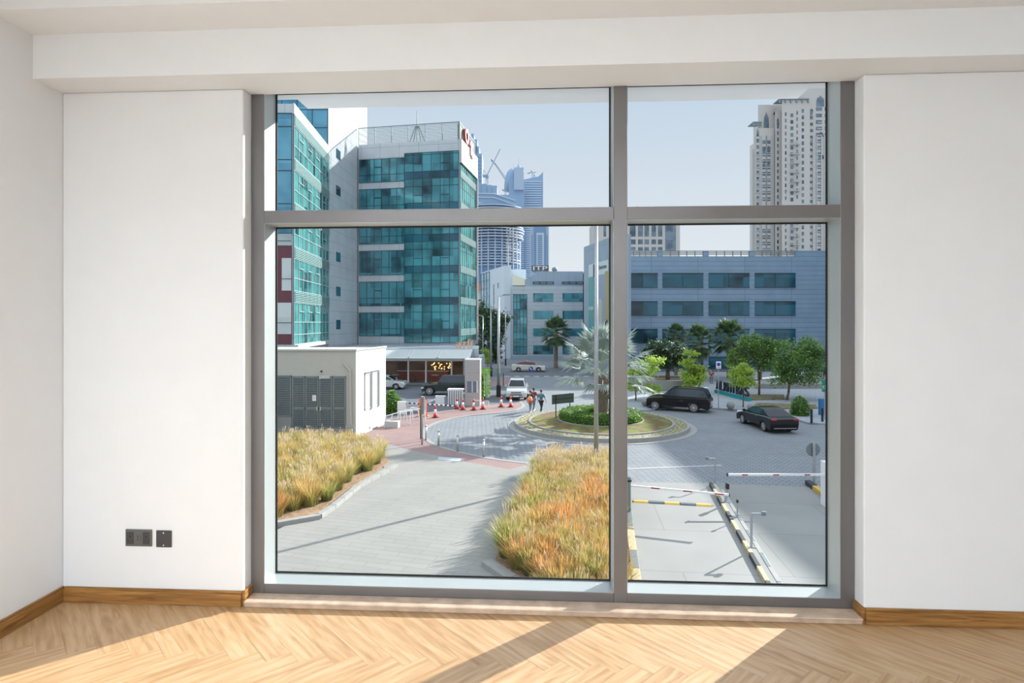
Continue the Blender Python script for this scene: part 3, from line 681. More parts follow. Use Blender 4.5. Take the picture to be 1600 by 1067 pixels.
# --- utility building
ux, uy = (555-800)/900*35.2, 35.2
U1 = C(ux, uy); U2 = C((602-800)/900*40.1, 40.1); U0 = C(ux-9, uy-0.02); U3 = C((602-800)/900*40.1-9, 40.5)
UZ = -0.31
UB = thing('utility_building', 'small white substation building with grey louvred doors behind the grass bed', 'building', (U1[0], U1[1], GZ))
MB().prism([U0,U1,U2,U3], GZ, UZ).build('wall', mat('cream render', (0.50,0.485,0.43), 0.8, var=0.03), UB)
fU, LU = fac(U0, U1); fU2, LU2 = fac(U1, U2)
MB().fbox(fU2, 0.0, LU2, 0.0, 0.04, GZ, UZ).build('side_wall', M['white_ext'], UB)
MB().fbox(fU2, -0.02, LU2+0.05, 0.0, 0.1, UZ-0.0, UZ+0.1).fbox(fU, 0, LU+0.1, -0.3, 0.1, UZ, UZ+0.1).build('roof_edge', M['white_ext'], UB)
MB().fbox(fU, 0, LU-0.1, 0.0, 0.35, GZ, GZ+0.5).build('plinth', M['concrete'], UB)
M['louvre_d'] = mat('louvre shadow gap', (0.08,0.095,0.10), 0.7)
def louvre(fc, u0, u1, z0, z1, parent, name, mid=None, m1=None):
    a = MB().fbox(fc, u0, u1, 0.0, 0.03, z0, z1).build(name, M['louvre_d'], parent)
    s = MB(); s.fbox(fc, u0, u0+0.07, 0.03, 0.09, z0, z1).fbox(fc, u1-0.07, u1, 0.03, 0.09, z0, z1).fbox(fc, u0, u1, 0.03, 0.09, z1-0.08, z1).fbox(fc, u0, u1, 0.03, 0.09, z0, z0+0.08)
    if mid: s.fbox(fc, u0, u1, 0.03, 0.09, mid-0.06, mid+0.06)
    z = z0+0.12
    while z < z1-0.1: s.fbox(fc, u0+0.07, u1-0.07, 0.03, 0.075, z, z+0.055); z += 0.11
    s.build('slats', m1 or M['louvre'], a); return a
pp = 35.2/900
def uU(px): return LU - (555-px)*pp
dz0, dz1, dm_ = Zat(667.5,35.2), Zat(586.5,35.2), Zat(638,35.2)
louvre(fU, uU(410), uU(456), Zat(650,35.2), dz1, UB, 'wall_louvre'); 
MB().fbox(fU, uU(400), uU(456), 0.0, 0.05, GZ+0.5, Zat(651,35.2)).build('lower_panel', M['concrete'], UB)
for a, b, nm in ((457.5,477,'wall_louvre'),(478,498.5,'louvre_door'),(499.5,519.5,'louvre_door'),(521,540.5,'wall_louvre')):
    l = louvre(fU, uU(a), uU(b), dz0, dz1-0.05, UB, nm, dm_)
    if nm == 'louvre_door': 
        x = uU(b)-0.12 if a < 490 else uU(a)+0.05
        MB().fbox(fU, x, x+0.07, 0.09, 0.14, Zat(641,35.2), Zat(635,35.2)).build('door_handle', M['steel'], l)
MB().fbox(fU, uU(489), uU(495), 0.1, 0.12, Zat(626,35.2), Zat(617,35.2)).build('warning_plate', M['white'], UB)
MB().fbox(fU, uU(499.5), uU(516.5), 0.1, 0.13, Zat(591,35.2), Zat(587,35.2)).build('name_plate', M['white'], UB)
text_obj('RMU ROOM', 0.13, 0.002, M['dark'], 'name_plate_text', UB, on(fU, uU(508), 0.134, Zat(589,35.2)), fU[1])
text_obj('!', 0.2, 0.002, M['dark'], 'warning_text', UB, on(fU, uU(492), 0.124, Zat(621.5,35.2)), fU[1])
MB().tube([on(fU,uU(537),0.1,Zat(567,35.2)), on(fU,uU(548),0.1,Zat(579,35.2)), on(fU,uU(549),0.1,Zat(662,35.2))], 0.06, 8).build('drain_pipe', bpy.data.materials['cream render'], UB)
MB().lathe(on(fU,uU(503),0.1,Zat(580,35.2)), [(0,-0.08),(0.08,0),(0,0.08)], 8).build('wall_light', M['dark'], UB)
for a, b in ((568.5,577.5),(579,589)):
    d0 = 35.2; 
    def uu(px):
        k = (px-800)/900; x0, d0_ = ux, uy; x1, d1_ = (602-800)/900*40.1, 40.1
        t = (k*d0_-x0)/((x1-x0)-k*(d1_-d0_)); return t*LU2
    l_ = louvre(fU2, uu(a), uu(b), -4.15, -1.85, UB, 'side_louvre', m1=M['white_ext'])
    MB().fbox(fU2, uu(b)-0.02, uu(b)+0.2, 0.0, 0.12, -4.2, -1.8).fbox(fU2, uu(a), uu(b), 0.0, 0.12, -1.84, -1.76).build('dark_jamb', M['louvre'], l_)
# kerb plinth strip at side
MB().fbox(fU2, -0.1, LU2, 0.0, 0.25, GZ, GZ+0.12).build('side_plinth', M['white_ext'], UB)

# --- grey office block G (right)
GD = 83.0; gpx = GD/900
def gx(px): return (px-800)*gpx
g0, g1 = C(13.6, GD), C(47, GD)
GB = thing('grey_office_block', 'long low blue grey office block with dark ribbon windows behind the plaza', 'building', (*C(28,GD), GZ))
M['clad_blue'] = brick_mat('blue grey cladding', (0.25,0.35,0.46), (0.235,0.335,0.445), (0.13,0.19,0.26), 7.1, 0.68, msize=0.03, rough=0.45, off=0.0, wall=True)
MB().prism([g0,g1,C(47,GD+30),C(13.6,GD+30)], GZ, 10.9).build('wall', M['clad_blue'], GB)
fG, LG = fac(g0, g1)
def ug(px): return gx(px)-13.6
cols = ((950,973),(981,1027.5),(1035,1099),(1107,1171),(1179,1243),(1290,1340))
rows = ((427.5,448.5),(471.5,492),(514.6,535.5),(558,577))
for r, (ya, yb) in enumerate(rows):
    for c, (xa, xb) in enumerate(cols):
        a, b = max(0.2, ug(xa)), min(LG-0.2, ug(xb)); z0, z1 = Zat(yb, GD), Zat(ya, GD)
        if r == 3: z0 = GZ+0.35
        wn = MB().fbox(fG, a, b, 0.0, 0.03, z0, z1).build('ribbon_window', M['glass_dark'], GB)
        g = MB(); g.fbox(fG, a, b, 0.03, 0.14, z1, z1+0.1).fbox(fG, a, b, 0.03, 0.14, z0-0.08, z0)
        g.fbox(fG, a+(b-a)/2-0.03, a+(b-a)/2+0.03, 0.03, 0.08, z0, z1); g.build('window_frame', M['mullion_dark'], wn)
for c, (xa, xb) in enumerate(cols[1:5]):      # roof rail panels
    a, b = ug(xa), ug(xb); g = MB()
    for z in (Zat(392.2,GD), Zat(394.6,GD), Zat(397,GD)): g.fbox(fG, a, b, -0.15, -0.05, z-0.06, z+0.06)
    for u in lin(a, b, 5): g.fbox(fG, u-0.05, u+0.05, -0.15, -0.05, 10.9, Zat(392,GD))
    g.build('roof_rail', M['louvre'], GB)
for (xa, xb) in ((973,981),(1027.5,1035),(1099,1107),(1171,1179),(1243,1300)):
    MB().fbox(fG, ug(xa), min(LG, ug(xb)), -0.4, 0.0, 10.9, Zat(391.5,GD)).build('parapet_pier', M['clad_blue'], GB)
# fin wall with banners at the left end
f0, f1 = C(10.8,86.6), C(13.7,73.5)
fF, LF = fac(f0, f1)
FW = thing('banner_wall', 'tall blue grey end wall carrying advertising banners left of the grey office block', 'wall', (*f1, GZ))
ftz = 12.7
q0 = (f0[0]-fF[2][0]*1.6, f0[1]-fF[2][1]*1.6); q1 = (f1[0]-fF[2][0]*1.6, f1[1]-fF[2][1]*1.6)
M['clad_plain'] = brick_mat('blue grey wall panels', (0.32,0.41,0.50), (0.30,0.39,0.48), (0.22,0.29,0.36), 1.5, 6.0, msize=0.03, rough=0.5, off=0.0, wall=True)
MB().prism([f0,f1,q1,q0], GZ, ftz).build('wall', M['clad_plain'], FW)
def uf(px):
    k = (px-800)/900; t = (k*86.6-10.8)/((13.7-10.8)-k*(73.5-86.6)); return t*LF
for (xa, xb, z0, z1, m_, nm) in ((920,950.5,8.0,9.8,mat('white banner', (0.66,0.72,0.74),0.6),'header_banner'),
        (920,928,-4,7.9,mat('teal banner', (0.10,0.36,0.36),0.5),'teal_banner'),(934,949,-1.2,7.7,mat('slate banner',(0.32,0.38,0.50),0.5),'slate_banner'),
        (935.5,941,-1.0,4.6,mat('beige poster', (0.55,0.55,0.46),0.6),'beige_poster'),(945.5,953,-2.5,8.3,mat('gold banner', (0.45,0.37,0.20),0.5),'gold_banner')):
    n1 = 0.06 if nm in ('beige_poster','gold_banner') else 0.03
    MB().fbox(fF, uf(xa), uf(xb), 0.0, n1, z0, z1).build(nm, m_, FW)
text_obj('Emirates', 0.85, 0.01, M['dark'], 'banner_text', FW, on(fF, uf(942), 0.05, 9.0), fF[1], width=None)
MB().fbox(fF, uf(927.5), uf(930), 0.03, 0.08, 7.9, 9.7).build('banner_mark', M['navy'], FW)
text_obj('DUBAI', 0.7, 0.01, M['conewhite'], 'teal_banner_text', FW, on(fF, uf(924), 0.05, 3.4), fF[1])
MB().lathe(on(fF, uf(949.5), 0.08, 1.2), [(0,-0.6),(0.4,0),(0,0.6)], 4).build('gold_banner_mark', M['navy'], FW)

# --- office building E with curved roof and the white block on its left (distance 110-130)
ED = 118.0
def ex(px, d=ED): return (px-800)/900*d
e0 = C(ex(752,126),126); e1 = C(ex(788,110),110); e2 = C(ex(801,110),110); e3 = C(ex(801,122),122)
EB = thing('white_office_block', 'white office block with blue corner glazing left of the lettered building', 'building', (*e1, GZ))
MB().prism([e0,e1,C(ex(798.5,110),110),C(ex(798.5,110),118),C(ex(822,118),118),C(ex(822,118),132),C(ex(752,126),140)], GZ+0.0, Zat(415,110)).build('wall', mat('pale blue render', (0.56,0.64,0.70), 0.6, var=0.02), EB)
fE, LE = fac(e0, e1)
gl = MB().fbox(fE, 0.1, LE*0.40, 0, 0.05, Zat(500,122), Zat(426,122)).build('corner_glazing', M['glass_blue'], EB)
g = MB(); vwin(g, fE, lin(0.1, LE*0.40, 3), lin(Zat(500,122), Zat(426,122), 6), 0.05, 0.12, 0.1, 0); g.build('glazing_mullions', M['mullion_dark'], gl)
for (u, z0, z1) in ((0.56,Zat(495,116),Zat(444,116)),(0.74,Zat(450,114),Zat(442,114)),(0.74,Zat(474,114),Zat(467,114)),(0.74,Zat(492,114),Zat(486,114))):
    MB().fbox(fE, LE*u, LE*u+0.6, 0, 0.05, z0, z1).build('slot_window', M['glass_dark'], EB)
LBk = thing('lettered_office_building', 'pale grey office building with ribbon windows under a rooftop letter sign', 'building', (*C(ex(860,120),120), GZ))
l0, l1 = C(ex(799,109),109), C(ex(911,109),109); fL, LL = fac(l0, l1); lp = 109/900
def ul(px): return (px-799)*lp
MB().prism([l0,l1,C(ex(911,109),117.5),C(ex(799,109),117.5)], GZ, Zat(447,109)).build('wall', brick_mat('grey striped cladding', (0.48,0.53,0.57), (0.46,0.51,0.55), (0.33,0.37,0.41), 5, 0.75, msize=0.04, rough=0.5, off=0.0, wall=True), LBk)
MB().fbox(fL, ul(848), ul(911), -6, 0, Zat(447,109), Zat(424,109)).build('attic', M['clad_plain'], LBk)
rf = MB(); a = on(fL, ul(820), 0, Zat(447,109)); b = on(fL, ul(848), 0, Zat(447,109)); c_ = on(fL, ul(848), 0, Zat(422.5,109)); d_ = on(fL, ul(820), 0, Zat(437,109))
nn = Vector((-fL[2][0]*6, -fL[2][1]*6, 0))
rf.add([a,b,c_,d_,a+nn,b+nn,c_+nn,d_+nn], [(0,1,2,3),(7,6,5,4),(3,2,6,7),(0,3,7,4),(1,5,6,2),(0,4,5,1)]).build('sloping_roof', M['clad_plain'], LBk)
a = on(fL, ul(801), 0.02, Zat(446,109)); b = on(fL, ul(820), 0.02, Zat(446,109)); c_ = on(fL, ul(820), 0.02, Zat(436,109)); d_ = on(fL, ul(801), 0.02, Zat(428,109))
MB().add([a,b,c_,d_]+[v+nn for v in (a,b,c_,d_)], [(0,1,2,3),(7,6,5,4),(3,2,6,7),(0,3,7,4),(1,5,6,2)]).build('yellow_gable', mat('pale yellow gable', (0.80,0.78,0.62), 0.7, var=0.02), LBk)
tg = MB().fbox(fL, ul(802), ul(823), 0, 0.06, Zat(553,109), Zat(460,109)).build('tall_glazing', M['glass_teal'], LBk)
g = MB(); vwin(g, fL, lin(ul(802), ul(823), 4), lin(Zat(553,109), Zat(460,109), 8), 0.06, 0.12, 0.08, 0); g.build('glazing_mullions', M['mullion_dark'], tg)
for ya, yb in ((458,471.5),(485.5,498.5),(513,525.5),(539.5,553.5)):
    for xa, xb in ((833,864.5),(879,911)):
        wn = MB().fbox(fL, ul(xa), ul(xb), 0, 0.05, Zat(yb,109), Zat(ya,109)).build('ribbon_window', M['glass_teal'], LBk)
for xa, xb in ((833,864.5),(879,911)):
    g = MB()
    for u in lin(ul(xa), ul(xb), 3): g.fbox(fL, u-0.1, u+0.1, 0, 0.12, Zat(443.5,109), Zat(440.5,109))
    for y in (440.5, 443.5): g.fbox(fL, ul(xa), ul(xb), 0, 0.12, Zat(y,109)-0.06, Zat(y,109)+0.06)
    g.build('attic_louvre', M['mullion_dark'], LBk)
MB().fbox(fL, ul(799), ul(911), 2.0, 2.4, GZ, Zat(556,107)).build('boundary_wall', M['clad_plain'], LBk)
its = thing('letter_sign', 'dark rooftop board with white ITP letters', 'sign', on(fL, ul(844), -2, Zat(420,109)))
bd = MB().fbox(fL, ul(831), ul(858.5), -2.2, -2.0, Zat(424,111), Zat(414.5,111)); bd.build('board', mat('dark slate board', (0.10,0.12,0.13), 0.5), its)
text_obj('ITP', 1.15, 0.05, M['conewhite'], 'letters', its, on(fL, ul(844.5), -1.93, Zat(419.4,111)), fL[1], width=2.7)
MB().lathe(on(fL, ul(868), -2, Zat(421,111)), [(0,-0.5),(0.45,-0.35),(0.6,0),(0.45,0.35),(0,0.5)], 12).build('roof_dish', M['louvre'], LBk)
# orange roof and blue shed far behind the corner of the tower
fh = thing('far_shed', 'small pale house with orange roof seen past the tower corner', 'building', (*C(ex(748,180),180), GZ))
MB().prism([C(ex(742,180),180),C(ex(753,180),180),C(ex(753,180),186),C(ex(742,180),186)], GZ, Zat(453,180)).build('wall', M['white_ext'], fh)
MB().prism([C(ex(741,179),179),C(ex(754,179),179),C(ex(754,179),187),C(ex(741,179),187)], Zat(453,180), Zat(444,180)).build('roof', mat('orange roof tiles', (0.55,0.22,0.10), 0.8), fh)

# --- arabesque tower (right), distance 290
TD = 290.0; tp = TD/900
def tx(px): return (px-800)*tp
M['sand'] = mat('pale sand render', (0.56,0.535,0.50), 0.8, var=0.03, scale=0.05)
AT = thing('arabesque_tower', 'tall sand coloured residential tower with pointed arch windows at the right', 'building', (*C(tx(1235),TD), GZ))
M['glass_tower'] = glass_mat('tower window glass', (0.05,0.08,0.11), (0.20,0.26,0.32), cell=(3,3,3))
def block(x0, x1, d0, dd, ytop, name='wall_block', m_=None, par=None):
    return MB().prism([C((x0-800)/900*TD,d0),C((x1-800)/900*TD,d0),C((x1-800)/900*TD,d0+dd),C((x0-800)/900*TD*(d0+dd)/d0+0.6,d0+dd)], GZ, Zat(ytop,TD)).build(name, m_ or M['sand'], par or AT)
block(1179, 1210, 290, 30, 200); block(1187, 1216, 292, 28, 164); block(1208, 1226, 288, 26, 176); block(1213, 1256, 284, 30, 163); block(1198,1330,300,24,152)
block(1238, 1330, 286, 30, 110); block(1176.5,1180,291,1.5,232)
def tface(d): 
    a, b = C(tx(1176), d), C(tx(1320), d); return fac(a, b)[0]
FC = {d: tface(d) for d in (284, 286, 288, 290, 292)}
def tu(px): return (px-1176)*tp
cnt = 0; stuffmb = MB(); wlist = []
def twin(px, w_, y, h_, d): wlist.append((px, w_, y, h_, d))
sp_ = 9.9
cols_ = [(1184,3.0,290,210),(1193.5,4.2,290,222),(1201,4.2,290,222),(1212.5,2.0,288,200),(1218.8,1.8,284,185),(1228.2,3.6,284,187),(1236.3,1.8,284,183),(1245,2.8,284,180),(1260,6,286,178),(1273,7.5,286,175),(1285,5,286,175),(1298,7,286,175)]
for px, w_, d, ys in cols_:
    y = ys
    while y < 398:
        if not (319 < y < 351): twin(px, w_, y, 5.6, d)
        y += sp_
wlist.sort(key=lambda t: -t[1])
for k, (px, w_, y, h_, d) in enumerate(wlist):
    f = FC[d]; z = Zat(y, TD); mb = MB() if k < 96 else stuffmb
    mb.fbox(f, tu(px)-w_*tp*0.62, tu(px)+w_*tp*0.62, 0.0, 0.06, z-h_*tp/2, z+h_*tp/2)
    if k < 96: mb.build('window', M['glass_tower'], AT)
o = stuffmb.build('small_windows', M['glass_tower'], AT); o['kind'] = 'stuff'
def arch(f, px, w_, yb, yt, name, m_):
    u = tu(px); h = w_*tp/2; z0 = Zat(yb, TD); z2 = Zat(yt, TD); z1 = z0+(z2-z0)*0.5
    pts = [(-h,z0),(h,z0),(h,z1),(h*0.8,z1+(z2-z1)*0.5),(h*0.25,z1+(z2-z1)*0.75),(0,z2),(-h*0.25,z1+(z2-z1)*0.75),(-h*0.8,z1+(z2-z1)*0.5),(-h,z1)]
    vs = [on(f,u+a,0.01,z) for a, z in pts]+[on(f,u+a,0.12,z) for a, z in pts]; n = len(pts)
    return MB().add(vs, [tuple(range(n,2*n))]+[(i,(i+1)%n,n+(i+1)%n,n+i) for i in range(n)]).build(name, m_, AT)
for (px, w_, yb, yt, d) in ((1200,8,205,172,292),(1275,12,171,154,286),(1260,5.5,184,176,286),(1184,3,213,201,290),(1193.5,4.2,240,230,290),(1201,4.2,238,227,290),(1193.5,4.2,264,254,290),(1201,4.2,262,252,290),(1212.5,3.5,198,186,288),(1276,8,218,210,286),(1261,5.5,231,222,286),(1276,8,252,244,286)):
    arch(FC[d], px, w_, yb, yt, 'arched_window', M['glass_tower'])
# white balconies and ledges
for y in (232,247,261,275,289,303,359,372,385,397):
    z = Zat(y, TD); f = FC[284]
    b_ = MB().fbox(f, tu(1225), tu(1239), 0.1, 1.6, z-0.25, z); 
    for u in lin(tu(1225), tu(1239), 6): b_.fbox(f, u-0.08, u+0.08, 1.45, 1.6, z, z+1.1)
    b_.fbox(f, tu(1225), tu(1239), 1.45, 1.6, z+1.05, z+1.2); b_.build('balcony', M['white_ext'], AT)
lg = MB()
for px, d in ((1193.5,290),(1201,290),(1184,290),(1260,286),(1273,286),(1285,286)):
    y = 196 if d == 286 else 242
    while y < 398:
        if not (317 < y < 352): z = Zat(y, TD); lg.fbox(FC[d], tu(px-3.4), tu(px+3.4), 0.0, 0.5, z-0.2, z+0.2)
        y += sp_
    for s_ in (-3.6, 3.6): lg.fbox(FC[d], tu(px+s_)-0.25, tu(px+s_)+0.25, 0.0, 0.35, Zat(398,TD), Zat(y-9.9*19,TD))
o = lg.build('ledges', M['white_ext'], AT)
pg = MB()
for (xa, xb, y, d) in ((1208,1254,163,284),(1176,1190,192,290)):
    f = FC[d]; pg.fbox(f, tu(xa), tu(xb), -6, 0.8, Zat(y,TD), Zat(y-1.3,TD))
    for u in lin(tu(xa)+0.4, tu(xb)-0.4, 5): pg.fbox(f, u-0.3, u+0.3, 0.0, 0.6, Zat(y+5,TD), Zat(y,TD))
pg.build('roof_pergola', mat('grey timber pergola', (0.25,0.30,0.33), 0.7), AT)

# --- mid beige block with dome behind the grey office (distance 200)
MD = 200.0
def mx_(px): return (px-800)/900*MD
m0, m1_ = C(mx_(936),MD), C(mx_(1062.5),MD); fM, LM = fac(m0, m1_); mp_ = MD/900
def um_(px): return (px-936)*mp_
MBk = thing('beige_apartment_block', 'beige block with tall grid windows and a small dome behind the grey office', 'building', (*C(mx_(1000),MD), GZ))
MB().prism([m0,m1_,C(mx_(1062.5),MD+25),C(mx_(936),MD+25)], GZ, Zat(338,MD)).build('wall', M['sand'], MBk)
for ya, yb in ((352,369.5),(374,381.5),(386,391)):
    for xa, xb in ((943,947),(984,993),(997,1004.5),(1007,1014),(1018,1025),(1028,1034.8)):
        MB().fbox(fM, um_(xa), um_(xb), 0, 0.08, Zat(yb,MD), Zat(ya,MD)).build('window', M['glass_tower'], MBk)
MB().fbox(fM, um_(1039.5), um_(1056), 0, 0.1, Zat(392,MD), Zat(340,MD)).build('corner_glazing', M['glass_tower'], MBk)
MB().lathe((*C(mx_(1001.5),MD+6), Zat(338,MD)), [(4.2,-0.5),(4.2,0.8),(3.6,2.3),(2.0,3.9),(0.6,4.5),(0,4.7)], 24).build('dome', mat('grey dome', (0.30,0.34,0.36), 0.6), MBk, smooth=True)
# --- distant towers, aerial haze put into their flat colours
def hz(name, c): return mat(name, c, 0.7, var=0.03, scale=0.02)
M['haze1'] = hz('hazed blue facade', (0.28,0.41,0.57)); M['haze2'] = hz('hazed pale facade', (0.40,0.50,0.62)); M['haze3'] = hz('hazed dark glazing', (0.20,0.33,0.50)); M['haze4'] = hz('hazed white edges', (0.52,0.60,0.70)); M['crane'] = hz('hazed crane steel', (0.30,0.38,0.46))
def dtower(name, label, D, x0, x1, ytop, dd, m_, fn=None, cat='building'):
    t = thing(name, label, cat, (*C(((x0+x1)/2-800)/900*D, D), GZ))
    a, b = C((x0-800)/900*D, D), C((x1-800)/900*D, D); f, L = fac(a, b)
    MB().prism([a,b,C((x1-800)/900*D,D+dd),C((x0-800)/900*D,D+dd)], GZ, Zat(ytop,D)).build('wall', m_, t)
    if fn: fn(t, f, L, D/900, x0)
    return t
def steps(t, f, L, k, x0):
    D = k*900
    for (xa, xb, y) in ((736,740.5,208),(737,745.5,217),(738,748.5,228)):
        MB().fbox(f, (xa-x0)*k, (xb-x0)*k, -15, -1, Zat(245,D), Zat(y,D)).build('stepped_crown', M['haze1'], t)
    g = MB()
    for y in range(245, 425, 6): g.fbox(f, (747-x0)*k, (752-x0)*k, 0, 0.3, Zat(y+2,D), Zat(y,D))
    g.build('window_strip', M['haze3'], t)
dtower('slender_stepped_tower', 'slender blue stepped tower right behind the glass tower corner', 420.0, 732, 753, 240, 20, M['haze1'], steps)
def striped(t, f, L, k, x0):
    D = k*900
    w1 = MB().fbox(f, (834-x0)*k, (853-x0)*k, 0, 0.3, Zat(425,D), Zat(344,D)).build('blue_recess', M['haze3'], t)
    MB().fbox(f, (838-x0)*k, (850-x0)*k, 0.3, 0.8, Zat(425,D), Zat(364,D)).build('white_panel', M['haze4'], t)
    g = MB(); 
    for i in range(17):
        z = Zat(369+3.3*i, D); g.fbox(f, (840-x0)*k, (847-x0)*k, 0.8, 0.9, z-0.35, z+0.35)
        for px in (831.3, 855): g.fbox(f, (px-x0-0.7)*k, (px-x0+0.7)*k, 0.0, 0.1, z-0.5, z+0.5)
    g.build('slot_windows', M['haze3'], t)
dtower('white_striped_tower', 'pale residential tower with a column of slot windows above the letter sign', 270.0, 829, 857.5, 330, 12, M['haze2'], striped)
def ribs(t, f, L, k, x0):
    D = k*900; g = MB()
    for i in range(26):
        z = Zat(352+3.3*i, D); g.fbox(f, 0, L, 0, 0.7, z-0.35, z+0.25)
    g.build('floor_slabs', M['haze4'], t)
    g = MB()
    for u in (0.42, 0.55): g.fbox(f, L*u, L*u+0.5, 0.7, 0.9, Zat(425,D), Zat(352,D))
    g.build('fins', M['haze3'], t)
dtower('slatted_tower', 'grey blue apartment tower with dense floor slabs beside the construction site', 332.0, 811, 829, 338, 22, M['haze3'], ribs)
# blue glass tower with horn roof
def horn(t, f, L, k, x0):
    D = k*900; g = MB(); z0 = Zat(281,D)
    vs = [on(f,u*L,n,z) for n in (0,-20) for u, z in ((0,z0),(0.5,Zat(277,D)),(0.75,Zat(276,D)),(0.9,Zat(272,D)),(1,Zat(268,D)),(1,Zat(290,D)),(0,Zat(290,D)))]
    g.add(vs, [tuple(range(6,-1,-1)), tuple(range(7,14))]+[(i,(i+1)%7,7+(i+1)%7,7+i) for i in range(7)]); g.build('horn_roof', M['haze1'], t)
    g = MB()
    for i in range(13):
        z = Zat(284+3.6*i, D); g.fbox(f, 0, L*0.93, 0, 0.8, z-0.4, z+0.3)
    g.build('floor_bands', M['haze4'], t)
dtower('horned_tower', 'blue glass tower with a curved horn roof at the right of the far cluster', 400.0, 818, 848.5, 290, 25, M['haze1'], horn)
# twin domed tower
dt = thing('domed_tower', 'far blue tower with a spired dome roof', 'building', (*C((806-800)/900*380,380), GZ))
k = 380/900; cc = C((808-800)/900*380,380)
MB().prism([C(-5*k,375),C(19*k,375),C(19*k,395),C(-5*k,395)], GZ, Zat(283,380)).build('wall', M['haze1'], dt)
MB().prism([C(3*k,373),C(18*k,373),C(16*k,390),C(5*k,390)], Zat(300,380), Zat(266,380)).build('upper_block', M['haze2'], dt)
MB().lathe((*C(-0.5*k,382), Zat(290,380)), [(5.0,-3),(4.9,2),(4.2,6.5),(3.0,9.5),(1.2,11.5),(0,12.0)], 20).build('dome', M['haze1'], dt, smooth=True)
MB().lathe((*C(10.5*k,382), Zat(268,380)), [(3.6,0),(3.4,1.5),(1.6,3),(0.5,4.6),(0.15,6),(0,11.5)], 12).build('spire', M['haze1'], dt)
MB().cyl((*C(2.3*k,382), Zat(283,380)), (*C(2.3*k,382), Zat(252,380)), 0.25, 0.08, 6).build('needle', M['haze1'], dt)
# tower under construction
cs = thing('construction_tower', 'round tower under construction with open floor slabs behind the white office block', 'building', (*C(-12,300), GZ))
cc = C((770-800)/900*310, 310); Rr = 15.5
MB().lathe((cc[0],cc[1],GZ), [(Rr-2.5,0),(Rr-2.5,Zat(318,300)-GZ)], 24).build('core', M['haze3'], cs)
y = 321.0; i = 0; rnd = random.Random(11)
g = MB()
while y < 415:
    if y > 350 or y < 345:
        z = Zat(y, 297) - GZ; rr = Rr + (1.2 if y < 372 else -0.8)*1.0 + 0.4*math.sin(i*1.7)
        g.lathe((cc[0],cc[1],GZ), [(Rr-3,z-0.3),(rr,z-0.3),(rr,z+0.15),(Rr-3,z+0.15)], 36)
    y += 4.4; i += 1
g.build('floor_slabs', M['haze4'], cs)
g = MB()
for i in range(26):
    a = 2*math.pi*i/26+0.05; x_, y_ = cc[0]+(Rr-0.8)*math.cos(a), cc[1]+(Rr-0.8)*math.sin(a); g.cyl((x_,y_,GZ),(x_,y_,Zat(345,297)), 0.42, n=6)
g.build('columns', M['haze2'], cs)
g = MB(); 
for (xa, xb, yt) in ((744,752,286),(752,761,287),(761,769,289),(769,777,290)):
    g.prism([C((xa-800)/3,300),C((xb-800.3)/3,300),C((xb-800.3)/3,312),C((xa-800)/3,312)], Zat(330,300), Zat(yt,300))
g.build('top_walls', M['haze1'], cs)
MB().prism([C((744-800)/3,299),C((806-800)/3,299),C((806-800)/3,318),C((744-800)/3,318)], Zat(330,300), Zat(305,300)).build('upper_floors', M['haze1'], cs)
g = MB()
for (ya, yb) in ((303,306),(309,313),(318,321)):
    a, b = C((744-800)/3,298.5), C((775-800)/3,298.5)
    p_ = [(*C((744-800)/3,298.7),Zat(ya,300)), (*C((772-800)/3,298.7),Zat(ya+0.5,300)), (*C((805-800)/3,298.7),Zat(yb+8,300))]
    g.tube(p_, 0.35, 5)
g.build('slab_edges', M['haze4'], cs)
g = MB()
for i in range(11):
    for px in (792,797,802,807):
        z = Zat(352+i*5.6,296); p_ = C((px-800)/900*296,296); g.box(p_[0]-0.45,p_[0]+0.45,p_[1]-0.4,p_[1],z-0.6,z+0.5)
g.build('formwork_panels', M['sand'], cs)
# cranes
def crane(label, D, mast, jibs, w_=0.8):
    c = thing('tower_crane', label, 'crane', (*C((mast[0]-800)/900*D,D), Zat(mast[1],D)))
    def p3(px, py): return Vector((*C((px-800)/900*D,D), Zat(py,D)))
    m_ = MB(); a, b = p3(mast[0],mast[1]), p3(mast[0],mast[2])
    for dx in (-w_/2, w_/2): m_.cyl(a+Vector((dx,0,0)), b+Vector((dx,0,0)), 0.14, n=4)
    n_ = max(2, int((b-a).length/1.6))
    for i in range(n_):
        u, v = a.lerp(b, i/n_), a.lerp(b, (i+1)/n_); s_ = w_/2*(1 if i%2 else -1); m_.cyl(u+Vector((s_,0,0)), v+Vector((-s_,0,0)), 0.09, n=4)
    m_.build('mast', M['crane'], c)
    j = MB()
    for (x0,y0,x1,y1,t) in jibs: j.cyl(p3(x0,y0), p3(x1,y1), t, t*0.8, 5)
    j.build('jib', M['crane'], c)
crane('luffing crane with long jib standing on the construction tower', 305.0, (761,292,275), ((760.5,275,781.5,233,0.35),(754,275,763,274,0.9),(755.5,265,760,271,0.15),(755.5,265,754.5,275,0.15),(759.5,279,763,276,0.7)))
crane('leaning crane arm crossing behind the domed tower', 350.0, (790,521.5,283), ((790.5,282,771,253,0.32),(792,280,770,250,0.2),(768,249,773,256,0.7),(785,296,790,299,0.6)))
crane('small crane on the roof of the horned tower', 408.0, (832,281,270), ((824,271,831,269,0.45),(829,266,835,271,0.3),(833,270,838,268.5,0.25),(835,273,836,276,0.6)))
